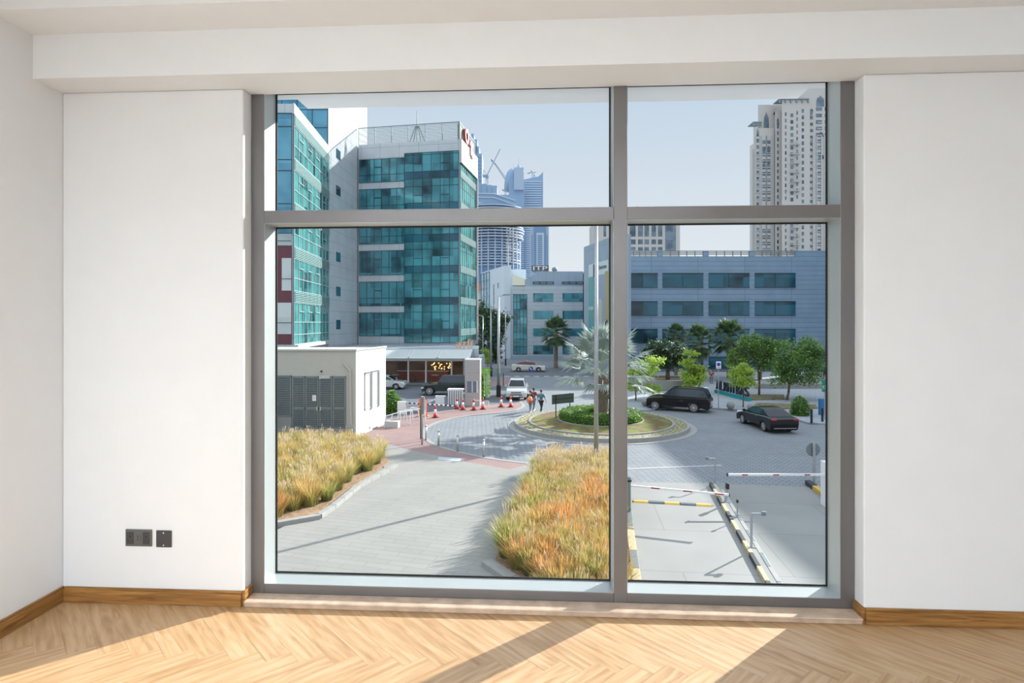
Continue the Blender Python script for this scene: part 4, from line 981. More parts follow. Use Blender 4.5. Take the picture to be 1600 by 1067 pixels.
# --- neighbouring tower out of frame at the right that shades the plaza and lanes
NB = thing('neighbour_block', 'grey office block beyond the right edge of the window', 'building', (*C(54.5,53), GZ))
MB().prism([C(54.5,53),C(78,53),C(78,88),C(54.5,88)], GZ, 22.0).build('wall', M['clad_blue'], NB)
fN, LN = fac(C(54.5,88), C(54.5,53))
for i in range(6):
    MB().fbox(fN, 1, LN-1, 0.0, 0.05, GZ+1.2+i*4, GZ+3.4+i*4).build('ribbon_window', M['glass_dark'], NB)
# ================================================================ PLANTS
def blades_mesh(seed, n, h, spread, plumes=0):
    r_ = random.Random(seed); mb = MB()
    for i in range(n):
        a = r_.uniform(0, 6.283); rb = spread*0.42*math.sqrt(r_.random()); L = h*r_.uniform(0.55, 1.08); lean = r_.uniform(0.1, 0.95)*spread
        bx, by = rb*math.cos(a), rb*math.sin(a); a2 = a + r_.uniform(-0.6, 0.6); wd = r_.uniform(0.006, 0.012)
        px_, py_ = -math.sin(a2)*wd, math.cos(a2)*wd; vs = []
        for t in (0, 0.4, 0.75, 1.0):
            q = lean*t**1.8; z = L*t*(1-0.18*t*lean/spread); k = 1.0 if t < 1 else 0.15
            x, y = bx+q*math.cos(a2), by+q*math.sin(a2)
            vs += [(x-px_*k, y-py_*k, z), (x+px_*k, y+py_*k, z)]
        mb.add(vs, [(0,1,3,2),(2,3,5,4),(4,5,7,6)])
    return mb
def plume_mesh(seed, n, h, spread):
    r_ = random.Random(seed); mb = MB()
    for i in range(n):
        a = r_.uniform(0, 6.283); q = r_.uniform(0.1, 0.8)*spread; z = h*r_.uniform(0.82, 1.15)
        p0 = Vector((q*0.3*math.cos(a), q*0.3*math.sin(a), 0.3*h)); p1 = Vector((q*math.cos(a), q*math.sin(a), z))
        d = (p1-p0).normalized(); mb.cyl(p0, p1, 0.003, n=3, cap=False); L = r_.uniform(0.14, 0.22)
        mb.cyl(p1, p1+d*L*0.5, 0.007, 0.016, 5, cap=False); mb.cyl(p1+d*L*0.5, p1+d*L, 0.016, 0.003, 5, cap=False)
    return mb
def grass_mat(name, base, mid, tip):
    m, t, b = new_mat(name)
    co = t.nodes.new('ShaderNodeTexCoord'); s = t.nodes.new('ShaderNodeSeparateXYZ'); t.links.new(co.outputs['Object'], s.inputs[0])
    oi = t.nodes.new('ShaderNodeObjectInfo'); g = t.nodes.new('ShaderNodeNewGeometry')
    a1 = t.nodes.new('ShaderNodeMath'); a1.operation = 'MULTIPLY_ADD'; a1.inputs[1].default_value = 0.34
    t.links.new(g.outputs['Random Per Island'], a1.inputs[0]); t.links.new(s.outputs['Z'], a1.inputs[2])
    a2 = t.nodes.new('ShaderNodeMath'); a2.operation = 'MULTIPLY_ADD'; a2.inputs[1].default_value = 0.55
    t.links.new(oi.outputs['Random'], a2.inputs[0]); t.links.new(a1.outputs[0], a2.inputs[2])
    r = t.nodes.new('ShaderNodeValToRGB'); e_ = r.color_ramp.elements
    e_[0].position = 0.15; e_[0].color = base+(1,); e_[1].position = 1.0; e_[1].color = tip+(1,); q = e_.new(0.55); q.color = mid+(1,)
    mr = t.nodes.new('ShaderNodeMath'); mr.operation = 'MULTIPLY'; mr.inputs[1].default_value = 0.66
    t.links.new(a2.outputs[0], mr.inputs[0]); t.links.new(mr.outputs[0], r.inputs[0]); t.links.new(r.outputs[0], b.inputs['Base Color']); b.inputs['Roughness'].default_value = 0.6
    tr = t.nodes.new('ShaderNodeBsdfTranslucent'); mx = t.nodes.new('ShaderNodeMixShader'); mx.inputs[0].default_value = 0.45
    out = [n for n in t.nodes if n.type == 'OUTPUT_MATERIAL'][0]
    t.links.new(r.outputs[0], tr.inputs[0]); t.links.new(b.outputs[0], mx.inputs[1]); t.links.new(tr.outputs[0], mx.inputs[2]); t.links.new(mx.outputs[0], out.inputs[0])
    return m
M['grass_gold'] = grass_mat('golden ornamental grass', (0.13,0.17,0.04), (0.42,0.43,0.13), (0.68,0.45,0.17))
M['grass_orange'] = grass_mat('orange ornamental grass', (0.16,0.17,0.04), (0.47,0.40,0.13), (0.74,0.37,0.14))
M['grass_straw'] = grass_mat('straw ornamental grass', (0.16,0.19,0.05), (0.50,0.47,0.17), (0.80,0.66,0.33))
M['plume'] = leaf_mat('cream grass plumes', (0.72,0.60,0.42), (0.85,0.76,0.60), 0.4)
def clump(seed, m_, n, npl, h=0.95):
    t = thing('grass_clump', '', 'ornamental grass')
    blades_mesh(seed, n, h, 0.62).build('blades', m_, t, world=False)
    if npl: plume_mesh(seed+50, npl, h, 0.5).build('plumes', M['plume'], t, world=False)
    return t
protos = {'gold': [clump(1, M['grass_gold'], 430, 3), clump(2, M['grass_gold'], 430, 7)], 'orange': [clump(3, M['grass_orange'], 480, 1), clump(4, M['grass_orange'], 460, 4)],
          'straw': [clump(5, M['grass_straw'], 400, 26), clump(6, M['grass_straw'], 400, 38)]}
used_p = set()
def pip(p, poly):
    c = False; j = len(poly)-1
    for i in range(len(poly)):
        if (poly[i][1] > p[1]) != (poly[j][1] > p[1]) and p[0] < (poly[j][0]-poly[i][0])*(p[1]-poly[i][1])/(poly[j][1]-poly[i][1])+poly[i][0]: c = not c
        j = i
    return c
def plant_bed(poly, step, kindf, label, group, seed, hs=(0.8,1.1), zoff=0.1):
    r_ = random.Random(seed); xs = [p[0] for p in poly]; ys = [p[1] for p in poly]; k = 0
    y = min(ys); row = 0
    while y < max(ys):
        x = min(xs) + (step/2 if row % 2 else 0)
        while x < max(xs):
            p = (x+r_.uniform(-.2,.2)*step, y+r_.uniform(-.2,.2)*step)
            if pip(p, poly):
                kd = kindf(p, r_); pr = r_.choice(protos[kd]); sc = r_.uniform(*hs); rz = r_.uniform(0, 6.28)
                loc = (p[0], p[1], GZ+zoff)
                if pr.name not in used_p:
                    used_p.add(pr.name); pr.location = loc; pr.rotation_euler = (0,0,rz); pr.scale = (sc,sc,sc); pr['label'] = label(kd); pr['group'] = group(kd)
                else: dup(pr, loc, rz, sc, label(kd), group(kd))
                k += 1
            x += step
        y += step*0.86; row += 1
    return k
def camxy(p): return (ca*p[0]+sa*p[1], -sa*p[0]+ca*p[1])
rbed_px = [(772,880),(792,830),(815,772),(842,735),(862,722),(955,720),(963,724),(964,760),(965,820),(968,880),(985,1010),(880,1010),(800,905)]
rbed = [G(x, y, GZ+0.1) for x, y in rbed_px]
lbed_px = [(300,905),(430,818),(492,803),(540,766),(606,722),(601,708),(575,700),(540,694),(500,692),(430,692),(330,692),(300,700)]
lbed = [G(x, y, GZ+0.1) for x, y in lbed_px]
struct(MB().prism(rbed, GZ, GZ+0.11), 'soil_bed_right', M['soil'], 'soil of the large grass bed in the middle')
struct(MB().prism(lbed, GZ, GZ+0.11), 'soil_bed_left', M['soil'], 'soil of the grass bed at the left')
def kr(p, r_):
    d = camxy(p)[1]
    if d > 24.5: return 'straw' if r_.random() < 0.8 else 'gold'
    if d > 21.5: return r_.choice(['straw','gold','gold','orange'])
    return 'orange' if r_.random() < 0.5 else 'gold'
def shrink(poly, cen, k): return [(cen[0]+(p[0]-cen[0])*k, cen[1]+(p[1]-cen[1])*k) for p in poly]
cr = (sum(p[0] for p in rbed)/len(rbed), sum(p[1] for p in rbed)/len(rbed)); cl = (sum(p[0] for p in lbed)/len(lbed), sum(p[1] for p in lbed)/len(lbed))
n1 = plant_bed(shrink(rbed, cr, 0.93), 0.66, kr,
   lambda k: {'straw':'cream plumed grass clump in the far part of the middle grass bed','gold':'golden green grass clump in the middle grass bed','orange':'orange tipped grass clump in the near part of the middle grass bed'}[k],
   lambda k: k+' grass clumps in the middle bed', 21)
n2 = plant_bed(shrink(lbed, cl, 0.95), 0.74, lambda p, r_: r_.choice(['gold','gold','gold','straw','orange']) if camxy(p)[1] < 24 else r_.choice(['gold','straw','gold']),
   lambda k: {'straw':'cream plumed grass clump in the left grass bed','gold':'golden green grass clump in the left grass bed','orange':'orange tipped grass clump in the near part of the left grass bed'}[k],
   lambda k: k+' grass clumps in the left bed', 22, (0.75,1.0))
print('clumps', n1, n2)
# kerb stones of the beds
def kerbline(name, pts, label, w_=0.22, h=0.2, n_st=1.0, mats=None, zoff=0.0, group=None):
    t = thing(name, label, 'kerb', (pts[0][0], pts[0][1], GZ), group=group)
    mats = mats or [M['kerb']]; k = 0; mbs = [MB() for _ in mats]
    for i in range(len(pts)-1):
        a, b = Vector(pts[i]), Vector(pts[i+1]); L = (b-a).length; n = max(1, round(L/n_st)); f, LL_ = fac(a, b)
        for j in range(n):
            mbs[k % len(mats)].fbox(f, LL_*j/n+0.008, LL_*(j+1)/n-0.008, -w_/2, w_/2, GZ+zoff, GZ+zoff+h); k += 1
    for mb, m_, nm in zip(mbs, mats, ('kerb_stones','painted_stones','dark_stones')):
        if mb.v: mb.build(nm, m_, t, bevel=0.012)
    return t
kerbline('bed_kerb', [G(x,y) for x, y in [(330,880),(430,824),(500,812)]], 'grey kerb stones along the near edge of the left grass bed', 0.25, 0.2, 1.9)
kerbline('bed_kerb', [G(x,y) for x, y in [(498,812),(520,797),(560,764),(619,731)]], 'pale kerb stones along the slanting edge of the left grass bed', 0.25, 0.2, 1.0)
kerbline('bed_kerb', [G(x,y) for x, y in [(760,885),(800,912),(860,960)]], 'low kerb stones at the near corner of the middle grass bed', 0.35, 0.2, 0.9)
# leafy trees
def tree(name, label, px, py, hpx_top, crowns, lm_, leaf, nl, trunk_r=0.09, seed=1, d=None, base_z=GZ, cat='tree', flowers=0, lean=0.0, group=None):
    d = d or DG(py, base_z); b = Vector((*PX(px, d), base_z)); r_ = random.Random(seed)
    t = thing(name, label, cat, b, group=group)
    tr = MB(); cs_ = []
    for (cx_, cy_, rw, rh, *dz) in crowns:           # crown blobs given as pixel centre and pixel radii at distance d
        dd = d + (dz[0] if dz else 0)
        cs_.append((Vector((*PX(cx_, dd), Zat(cy_, dd))), rw*dd/900, rh*dd/900))
    low = min(c[0].z-c[2]*0.6 for c in cs_); fork = b + Vector((lean, 0, max(0.3, (low-base_z))))
    mid = b.lerp(fork, 0.5)+Vector((0.05*lean+0.04, 0.03, 0)); tr.tube([b, mid, fork], [trunk_r*1.2, trunk_r, trunk_r*0.85], 8)
    for c, rw, rh in cs_: tr.tube([fork, fork.lerp(c, 0.55)+Vector((0,0,-0.1*rh)), c+Vector((0,0,rh*0.3))], [trunk_r*0.6, trunk_r*0.4, trunk_r*0.15], 6)
    pts = []; tot = sum(c[1]*c[1]*c[2] for c in cs_)
    for c, rw, rh in cs_:
        nb = 16; subs = []
        for _ in range(nb):
            while True:
                v = Vector((r_.uniform(-1,1), r_.uniform(-1,1), r_.uniform(-1,1)))
                if 0.25 < v.length < 0.95: break
            subs.append(Vector((c.x+v.x*rw, c.y+v.y*rw, c.z+v.z*rh)))
        for s_ in subs:
            if r_.random() < 0.5: tr.cyl(c, s_, trunk_r*0.16, 0.01, 4)
        for _ in range(int(nl*c_frac(rw,rh,tot))):
            s_ = r_.choice(subs); k = 0.34
            pts.append((s_.x+r_.gauss(0,k)*rw*0.6, s_.y+r_.gauss(0,k)*rw*0.6, s_.z+r_.gauss(0,k)*rh*0.6))
    tr.build('trunk', M['trunk'], t, smooth=True)
    lmb = MB(); leafquads(lmb, pts, leaf, r_, 0.25); lmb.build('foliage', lm_, t)
    if flowers:
        fm = MB(); c, rw, rh = cs_[0]
        for _ in range(flowers):
            v = Vector((r_.uniform(-1,1), -abs(r_.uniform(0.2,1)), r_.uniform(-.7,1))).normalized()
            p = Vector((c.x+v.x*rw, c.y+v.y*rw, c.z+v.z*rh)); leafquads(fm, [p]*3, 0.22, r_, 0.0)
        fm.build('blossoms', M['white'], t)
    return t
def c_frac(rw, rh, tot): return rw*rw*rh/tot
def bush(label, px, py, w_px, h_px, lm_, nl, leaf, seed, d=None, base_z=GZ, name='bush', box=False, dep=None, cat='bush'):
    d = d or DG(py, base_z); r_ = random.Random(seed); rw = w_px*d/900/2; h = h_px*d/900; b = Vector((*PX(px, d), base_z)); dp = dep or rw
    t = thing(name, label, cat, b); pts = []
    core = MB(); prof = [(0.45*rw,0.02),(0.86*rw,0.25*h),(0.9*rw,0.6*h),(0.6*rw,0.88*h),(0.0,0.95*h)] 
    if box: core.box(b.x-rw*0.95, b.x+rw*0.95, b.y-dp*0.95, b.y+dp*0.95, base_z, base_z+h*0.97)
    else:
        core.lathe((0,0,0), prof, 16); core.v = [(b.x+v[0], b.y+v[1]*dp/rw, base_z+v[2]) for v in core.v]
    core.build('inner_branches', M['hedge_core'], t)
    for _ in range(nl):
        if box:
            f_ = r_.choice('fftslr'); u, v = r_.uniform(-1,1), r_.random()
            p = {'f':(u*rw,-dp,v*h),'t':(u*rw,r_.uniform(-1,1)*dp,h),'s':(u*rw,dp,v*h),'l':(-rw,r_.uniform(-1,1)*dp,v*h),'r':(rw,r_.uniform(-1,1)*dp,v*h)}[f_]
            p = (b.x+p[0]+r_.gauss(0,.04), b.y+p[1]+r_.gauss(0,.04), base_z+max(0.03,p[2]+r_.gauss(0,.04)))
        else:
            a = r_.uniform(0,6.283); q = r_.uniform(0.05,1.0); k = math.sin(math.pi*min(1, 0.22+0.78*q))**0.6*r_.uniform(0.75,1.1)
            p = (b.x+rw*k*math.cos(a), b.y+dp*k*math.sin(a), base_z+h*q)
        pts.append(p)
    lmb = MB(); leafquads(lmb, pts, leaf, r_, 0.1); lmb.build('foliage', lm_, t)
    return t
tree('plumeria_tree', 'broad dark green tree dotted with white blossoms in the curved planter', 1043, 588, 0, [(1040,548,26,17),(1022,545,18,14),(1062,552,18,14),(1042,562,26,10)], M['leaf_dark'], 0.34, 5200, 0.20, 31, d=60.5, base_z=GZ+0.9, flowers=34)
tree('young_tree', 'small lime green tree right behind the black SUV', 1079, 606, 0, [(1078,588,21,14),(1077,567,14,8),(1079,551,13,4),(1090,580,12,10)], M['leaf_lime'], 0.24, 4200, 0.05, 32, d=56)
tree('young_tree', 'lime green tree half hidden by the silver palm fronds', 993, 630, 0, [(1004,580,22,14),(1015,606,16,9),(1025,562,14,7),(990,600,14,10)], M['leaf_lime'], 0.20, 4200, 0.06, 33, d=50.5)
tree('young_tree', 'small round lime green tree beside the turquoise letter sign', 1161, 638, 0, [(1160,590,19,15),(1162,577,14,10),(1152,598,12,8),(1170,598,11,8)], M['leaf_lime'], 0.15, 4600, 0.05, 34, d=46.5)
tree('street_tree', 'tall open crowned tree with yellow green top left of the dark shady tree', 1186, 620, 0, [(1168,545,24,18),(1192,552,24,20),(1175,528,14,8),(1150,562,16,10),(1216,538,16,9),(1150,548,9,7)], M['leaf_green'], 0.22, 7000, 0.09, 35, d=54)
tree('street_tree', 'wide dark green shady tree at the right edge above the shrub', 1229, 627, 0, [(1240,560,30,26),(1262,548,26,24),(1280,575,22,30),(1222,585,20,18),(1250,590,28,16)], M['leaf_green'], 0.22, 9500, 0.10, 36, d=50.8, lean=0.25)
tree('street_tree', 'young yellow green tree top standing out above the letter sign', 1152, 612, 0, [(1152,560,12,10),(1142,566,8,8)], M['leaf_lime'], 0.2, 900, 0.05, 46, d=60)
bush('round green shrub beside the black sedan', 1250, 651, 26, 31, M['leaf_green'], 1500, 0.17, 37)
bush('bright green bush at the corner of the substation building', 612, 646, 26, 35, M['leaf_hedge'], 1800, 0.20, 38)
bush('clipped bright green hedge behind the guard kiosk', 755, 624, 12, 40, M['leaf_hedge'], 1600, 0.2, 39, box=True, dep=3.0, name='hedge', cat='hedge', d=54)
tree('street_tree', 'dark green tree behind the thin lamp posts at the back', 775, 570, 0, [(768,520,22,34),(780,498,14,18),(755,500,10,22),(760,545,20,20),(750,478,8,12)], M['leaf_dark'], 0.5, 6500, 0.25, 40, d=98)
tree('street_tree', 'small yellow green tree at the far street behind the kiosk', 762, 572, 0, [(760,556,7,10),(757,549,5,6)], M['leaf_lime'], 0.3, 700, 0.07, 41, d=90)
# palms
def fan_leaf(mb, base, direc, plen, rad, nseg, r_, fold=0.35, spread=2.3, droop=0.25):
    d = Vector(direc).normalized(); up = Vector((0,0,1)); s = d.cross(up)
    s = s.normalized() if s.length > 0.05 else Vector((1,0,0)); nrm = s.cross(d)
    mid = base + d*plen*0.5 + Vector((0,0,plen*0.06)); hub = base + d*plen - Vector((0,0,plen*0.04*droop))
    mb.tube([base, mid, hub], [0.035, 0.025, 0.018], 5)
    for i in range(nseg):
        t = (i/(nseg-1)-0.5)*spread; L = rad*(1-0.28*abs(t)/ (spread/2)) * r_.uniform(0.9, 1.05)
        dd = (d*math.cos(t)+s*math.sin(t)).normalized(); tip = hub+dd*L - Vector((0,0,droop*L*r_.uniform(0.3,1.2)*(0.4+abs(t))))
        m_ = hub+dd*L*0.55+nrm*0.05*L; w_ = rad*spread/nseg*0.5
        pr = dd.cross(nrm).normalized()
        mb.add([hub, m_+pr*w_, m_+nrm*w_*fold, m_-pr*w_, tip], [(0,1,2),(0,2,3),(2,1,4),(3,2,4)])
def palm(name, label, px, py, d, crown_py, trunk_r, nf, plen, rad, nseg, m_, seed, boots=True, base_z=GZ, lo=-0.5, hi=1.35, tx_=None):
    b = Vector((*PX(px, d), base_z)); r_ = random.Random(seed); cz = Zat(crown_py, d)
    t = thing(name, label, 'palm', b)
    tr = MB(); n = 9; pr = [(trunk_r*1.15,0.0)]
    for i in range(1, n): pr.append((trunk_r*(1.0+0.08*(i%2)), (cz-base_z)*i/n))
    pr.append((trunk_r*0.7, cz-base_z)); tr.lathe((b.x,b.y,base_z), pr, 14)
    if boots:
        for i in range(46):
            a = i*2.4; z = base_z+(cz-base_z)*(0.45+0.5*i/46); p = Vector((b.x+trunk_r*0.8*math.cos(a), b.y+trunk_r*0.8*math.sin(a), z))
            tr.cyl(p, p+Vector((math.cos(a)*0.3, math.sin(a)*0.3, 0.38)), 0.05, 0.02, 4)
    tr.build('trunk', M['palm_trunk'], t)
    for i in range(nf):
        a = i*2.399+r_.uniform(-.2,.2); el = lo+(hi-lo)*(i/(nf-1))
        f = MB(); c = Vector((b.x, b.y, cz - 0.4 + 0.6*i/nf))
        fan_leaf(f, c, (math.cos(a)*math.cos(el), math.sin(a)*math.cos(el), math.sin(el)), plen*r_.uniform(0.85,1.1), rad*r_.uniform(0.85,1.1), nseg, r_)
        f.build('frond', m_, t)
    return t
ipz = GZ+0.42
palm('silver_fan_palm', 'large silver blue fan palm in the middle of the roundabout hedge', 942, 0, 38.9, 586, 0.36, 30, 1.95, 2.0, 30, M['leaf_silver'], 51, base_z=ipz, lo=-0.15, hi=1.4)
palm('fan_palm', 'tall dark green palm in front of the lettered office building', 868.5, 0, 88, 519, 0.3, 46, 1.2, 1.6, 24, M['leaf_palm'], 52, boots=False, lo=-0.9)
palm('fan_palm', 'green fan palm in front of the grey block, right of the blossoming tree', 1139, 0, 68, 528, 0.26, 44, 1.2, 1.45, 24, M['leaf_palm'], 53, boots=False, lo=-0.9)
palm('fan_palm', 'fan palm with drooping skirt behind the small lime tree', 1092, 0, 67, 533, 0.24, 42, 1.05, 1.25, 22, M['leaf_palm'], 54, boots=False, lo=-1.1)
palm('fan_palm', 'dark small palm behind the white blossoming tree', 1056, 0, 72, 524, 0.2, 34, 0.8, 1.0, 20, M['leaf_palm'], 55, boots=False, lo=-0.7)
palm('fan_palm', 'low palm beside the dark shady tree', 1187, 0, 66, 556, 0.22, 34, 0.9, 1.1, 20, M['leaf_palm'], 56, boots=False, lo=-0.8)
# planters
pc = C(*( (1040-800)/900*60.0, 60.0))
pl = thing('curved_planter', 'grey curved concrete planter below the blossoming tree', 'planter', (*pc, GZ+0.12))
mb = MB(); vs = []; n = 40
prof = [(3.2,0),(3.2,1.05),(2.95,1.05),(2.95,0.85)]
for r_, z in prof:
    for i in range(n): a = 2*math.pi*i/n; vs.append((pc[0]+r_*math.cos(a), pc[1]+r_*0.85*math.sin(a), GZ+0.12+z))
mb.add(vs, [(k*n+i, k*n+(i+1)%n, (k+1)*n+(i+1)%n, (k+1)*n+i) for k in range(3) for i in range(n)]); mb.build('planter_wall', M['concrete'], pl)
MB().prism([(pc[0]+2.94*math.cos(2*math.pi*i/n), pc[1]+2.5*math.sin(2*math.pi*i/n)) for i in range(n)], GZ+0.3, GZ+0.97).build('planter_soil', M['soil'], pl)
area('plant_strip_near', [(1176,632),(1185,629),(1275,632),(1278,637),(1195,638)], 0.2, M['strip_plants'], 'low brown planting strip behind the sedan', 0.12)
area('plant_strip_far', [(1165,616),(1225,616),(1226,623),(1172,624)], 0.2, M['strip_plants'], 'low brown planting strip beside the letter sign', 0.12)
area('terrace_step', [(1185,593),(1292,593),(1292,600),(1180,600)], 0.6, M['concrete'], 'grey terrace steps under the trees', 0.12)
# ================================================================ STREET FURNITURE
def pole(mb, p, h, r0, r1=None, n=10): mb.cyl(p, (p[0],p[1],p[2]+h), r0, r1 if r1 is not None else r0, n)
def P0(px, py, z=GZ): return Vector((*G(px, py, z), z))
# lamp posts
def lamp_post(label, px, d, top_py, r=0.1, arm=0.0, head=True, base_py=None, name='lamp_post'):
    b = Vector((*PX(px, d), GZ)); h = Zat(top_py, d)-GZ; t = thing(name, label, 'lamp post', b)
    m = MB(); m.cyl(b, b+Vector((0,0,h)), r, r*0.6, 12); m.build('pole', M['metal'], t, smooth=True)
    MB().cyl(b, b+Vector((0,0,1.1)), r*1.35, r*1.3, 12).build('base_sleeve', M['dark'] if d > 40 else M['metal'], t)
    if head:
        a = arm or 0.5; s = 1 if a > 0 else -1
        MB().tube([b+Vector((0,0,h-0.05)), b+Vector((a,0,h+0.08))], 0.05, 6).build('arm', M['metal'], t)
        MB().box(b.x+a-0.35, b.x+a+0.35, b.y-0.14, b.y+0.14, b.z+h+0.03, b.z+h+0.13).build('lamp_head', M['louvre'], t)
    return t
lamp_post('tall pale lamp post rising out of the middle grass bed', 931.5, 26.5, 341, 0.115, -0.8)
lamp_post('lamp post with a long arm to the right behind the cones', 779, 53.8, 462, 0.16, 0.75)
lamp_post('thin pale lamp post left of the long armed one at the far kerb', 767, 74.0, 484, 0.15, 0.4)
lamp_post('thin double pole lamp post beside the tower corner', 754.5, 80.0, 494, 0.1, -0.5)
lamp_post('far lamp post right of the long armed one', 790, 92.0, 488, 0.1, 0.4)
# steel bollards
def bollard(label, px, py, h=0.92):
    b = P0(px, py, GZ+0.03); t = thing('bollard', label, 'bollard', b, group='steel bollards by the red footway')
    MB().cyl(b, b+Vector((0,0,h-0.12)), 0.057, n=14).build('post', M['steel'], t, smooth=True)
    MB().lathe(b, [(0.06,h-0.12),(0.065,h-0.1),(0.065,h-0.03),(0.045,h),(0,h+0.005)], 14).build('cap', M['steel'], t, smooth=True)
bollard('steel bollard nearest the tall sign pole', 665.6, 688); bollard('second steel bollard from the tall sign pole', 685.3, 697)
bollard('third steel bollard from the tall sign pole', 715, 705.5); bollard('steel bollard nearest the middle grass bed', 755.6, 714)
for lab, px, py in (('short dark bollard at the right end of the plaza beside the shrub', 1268, 661), ('dark bollard at the right window edge behind the shrub', 1285, 659)):
    b = P0(px, py, GZ+0.1); t = tag(MB().cyl(b, b+Vector((0,0,0.95)), 0.075, n=12).build('bollard', M['navy']), lab, 'bollard')
# stone spheres
for lab, px, py in (('grey stone ball in front of the black SUV bonnet', 1008, 634.5), ('dark grey stone ball right of the parking sign', 1141.5, 639.5), ('pale grey stone ball behind the sedan roof', 1174, 642.5)):
    b = P0(px, py, GZ+0.12); r = 0.31; n = 12
    t = MB().lathe(b+Vector((0,0,r)), [(r*math.sin(math.pi*i/n), -r*math.cos(math.pi*i/n)) for i in range(n+1)], 24).build('stone_ball', M['concrete'], smooth=True); tag(t, lab, 'stone ball')
# cones
def make_cone():
    t = thing('traffic_cone', '', 'traffic cone')
    MB().box(-0.2,0.2,-0.2,0.2,0,0.04).build('base', M['black_rubber'], t, world=False, bevel=0.01)
    MB().lathe((0,0,0), [(0.155,0.04),(0.115,0.32)], 20).build('cone_body', M['red'], t, world=False, smooth=True)
    MB().lathe((0,0,0), [(0.115,0.32),(0.075,0.62)], 20).build('white_band', M['conewhite'], t, world=False, smooth=True)
    MB().lathe((0,0,0), [(0.075,0.62),(0.035,0.92),(0.03,0.92)], 20).build('cone_tip', M['red'], t, world=False, smooth=True)
    return t
c0 = make_cone(); first = True
for lab, px, py in (('all red looking traffic cone in front of the slatted white box',714,639),('traffic cone left of the kiosk beside the slatted box',723,640.5),('traffic cone right in front of the guard kiosk',740,641),('traffic cone right of the guard kiosk',754.5,639.5),('lone traffic cone nearest the tall sign pole',680,652.5),('traffic cone left of the pair before the white pickup',783,636),('traffic cone directly before the white pickup wheel',798,636)):
    p = P0(px, py, GZ+0.03)
    if first: c0.location = p; c0['label'] = lab; c0['group'] = 'red and white traffic cones'; first = False
    else: dup(c0, p, random.Random(px).uniform(0,1.5), 1.0, lab, 'red and white traffic cones')
# tall sign pole seen from the edge with delineators
b = P0(659.5, 694.5, GZ+0.03); t = thing('sign_pole', 'tall grey pole with a narrow sign seen edge on at the red footway', 'sign', b)
MB().cyl(b, b+Vector((0,0,2.75)), 0.05, n=10).build('pole', M['metal'], t, smooth=True)
MB().box(b.x-0.05, b.x+0.13, b.y-0.12, b.y+0.12, b.z+1.75, b.z+2.72).build('sign_box', M['louvre'], t, bevel=0.01)
b2 = P0(657.3, 686, GZ+0.03); tag(MB().cyl(b2, b2+Vector((0,0,2.0)), 0.035, n=8).build('thin_post', M['dark']), 'thin dark post right behind the tall sign pole', 'post')
b = P0(658, 650.5, GZ+0.03)
for lab, dx, m_ in (('orange road delineator board left of the tall pole', -0.06, M['orange']), ('red and white delineator board right of the tall pole', 0.36, M['red'])):
    t = thing('delineator', lab, 'delineator', b+Vector((dx,0,0)))
    MB().box(b.x+dx-0.09, b.x+dx+0.09, b.y-0.03, b.y+0.03, b.z+0.08, b.z+1.3).build('board', m_, t)
    if dx > 0:
        MB().box(b.x+dx-0.04, b.x+dx+0.04, b.y-0.035, b.y-0.0305, b.z+0.15, b.z+1.25).build('white_stripe', M['conewhite'], t)
    MB().box(b.x+dx-0.2, b.x+dx+0.2, b.y-0.15, b.y+0.15, b.z, b.z+0.08).build('foot', M['yellow'], t)
# barrier with black and white boom
b = P0(628, 647, GZ+0.014); t = thing('car_park_barrier', 'white barrier cabinet with black and white striped boom by the cafe lane', 'barrier', b)
MB().box(b.x-0.32, b.x+0.32, b.y-0.2, b.y+0.2, b.z, b.z+0.98).build('cabinet', M['white'], t, bevel=0.02)
a_, e_ = Vector((*PX(635,44.0), Zat(629.5,44.0))), Vector((*PX(712,44.6), Zat(634.5,44.6)))
bw = [MB(), MB()]; nseg = 22
for i in range(nseg): bw[i%2].cyl(a_.lerp(e_, i/nseg), a_.lerp(e_, (i+1)/nseg), 0.055, n=8)
bw[0].build('boom_white', M['white'], t); bw[1].build('boom_black', M['dark'], t)
MB().cyl((b.x+0.3,b.y,a_.z), a_, 0.05).build('boom_joint', M['dark'], t)
# second barrier: white raised beam and cabinet
b = P0(689, 634, GZ+0.014); t = thing('car_park_barrier', 'white barrier cabinet with slanting white beam in front of the black jeep', 'barrier', b)
MB().box(b.x-0.45, b.x+0.3, b.y-0.2, b.y+0.25, b.z, b.z+0.85).build('cabinet', M['white'], t, bevel=0.02)
MB().cyl(Vector((*PX(670,48),Zat(628,48))), Vector((*PX(696.5,48),Zat(618.5,48))), 0.06, n=8).build('beam', M['white'], t)
# slatted white box
b = P0(712, 632, GZ+0.014); t = thing('slatted_cabinet', 'white slatted utility cabinet left of the guard kiosk', 'cabinet', b)
MB().box(b.x-0.6, b.x+0.6, b.y-0.35, b.y+0.35, b.z, b.z+1.22).build('cabinet', M['louvre'], t)
m = MB().box(b.x-0.66, b.x+0.66, b.y-0.4, b.y+0.4, b.z+1.22, b.z+1.34)
for i in range(7): m.box(b.x-0.6+i*0.19, b.x-0.5+i*0.19, b.y-0.39, b.y-0.35, b.z+0.05, b.z+1.22)
m.build('white_slats', M['white'], t)
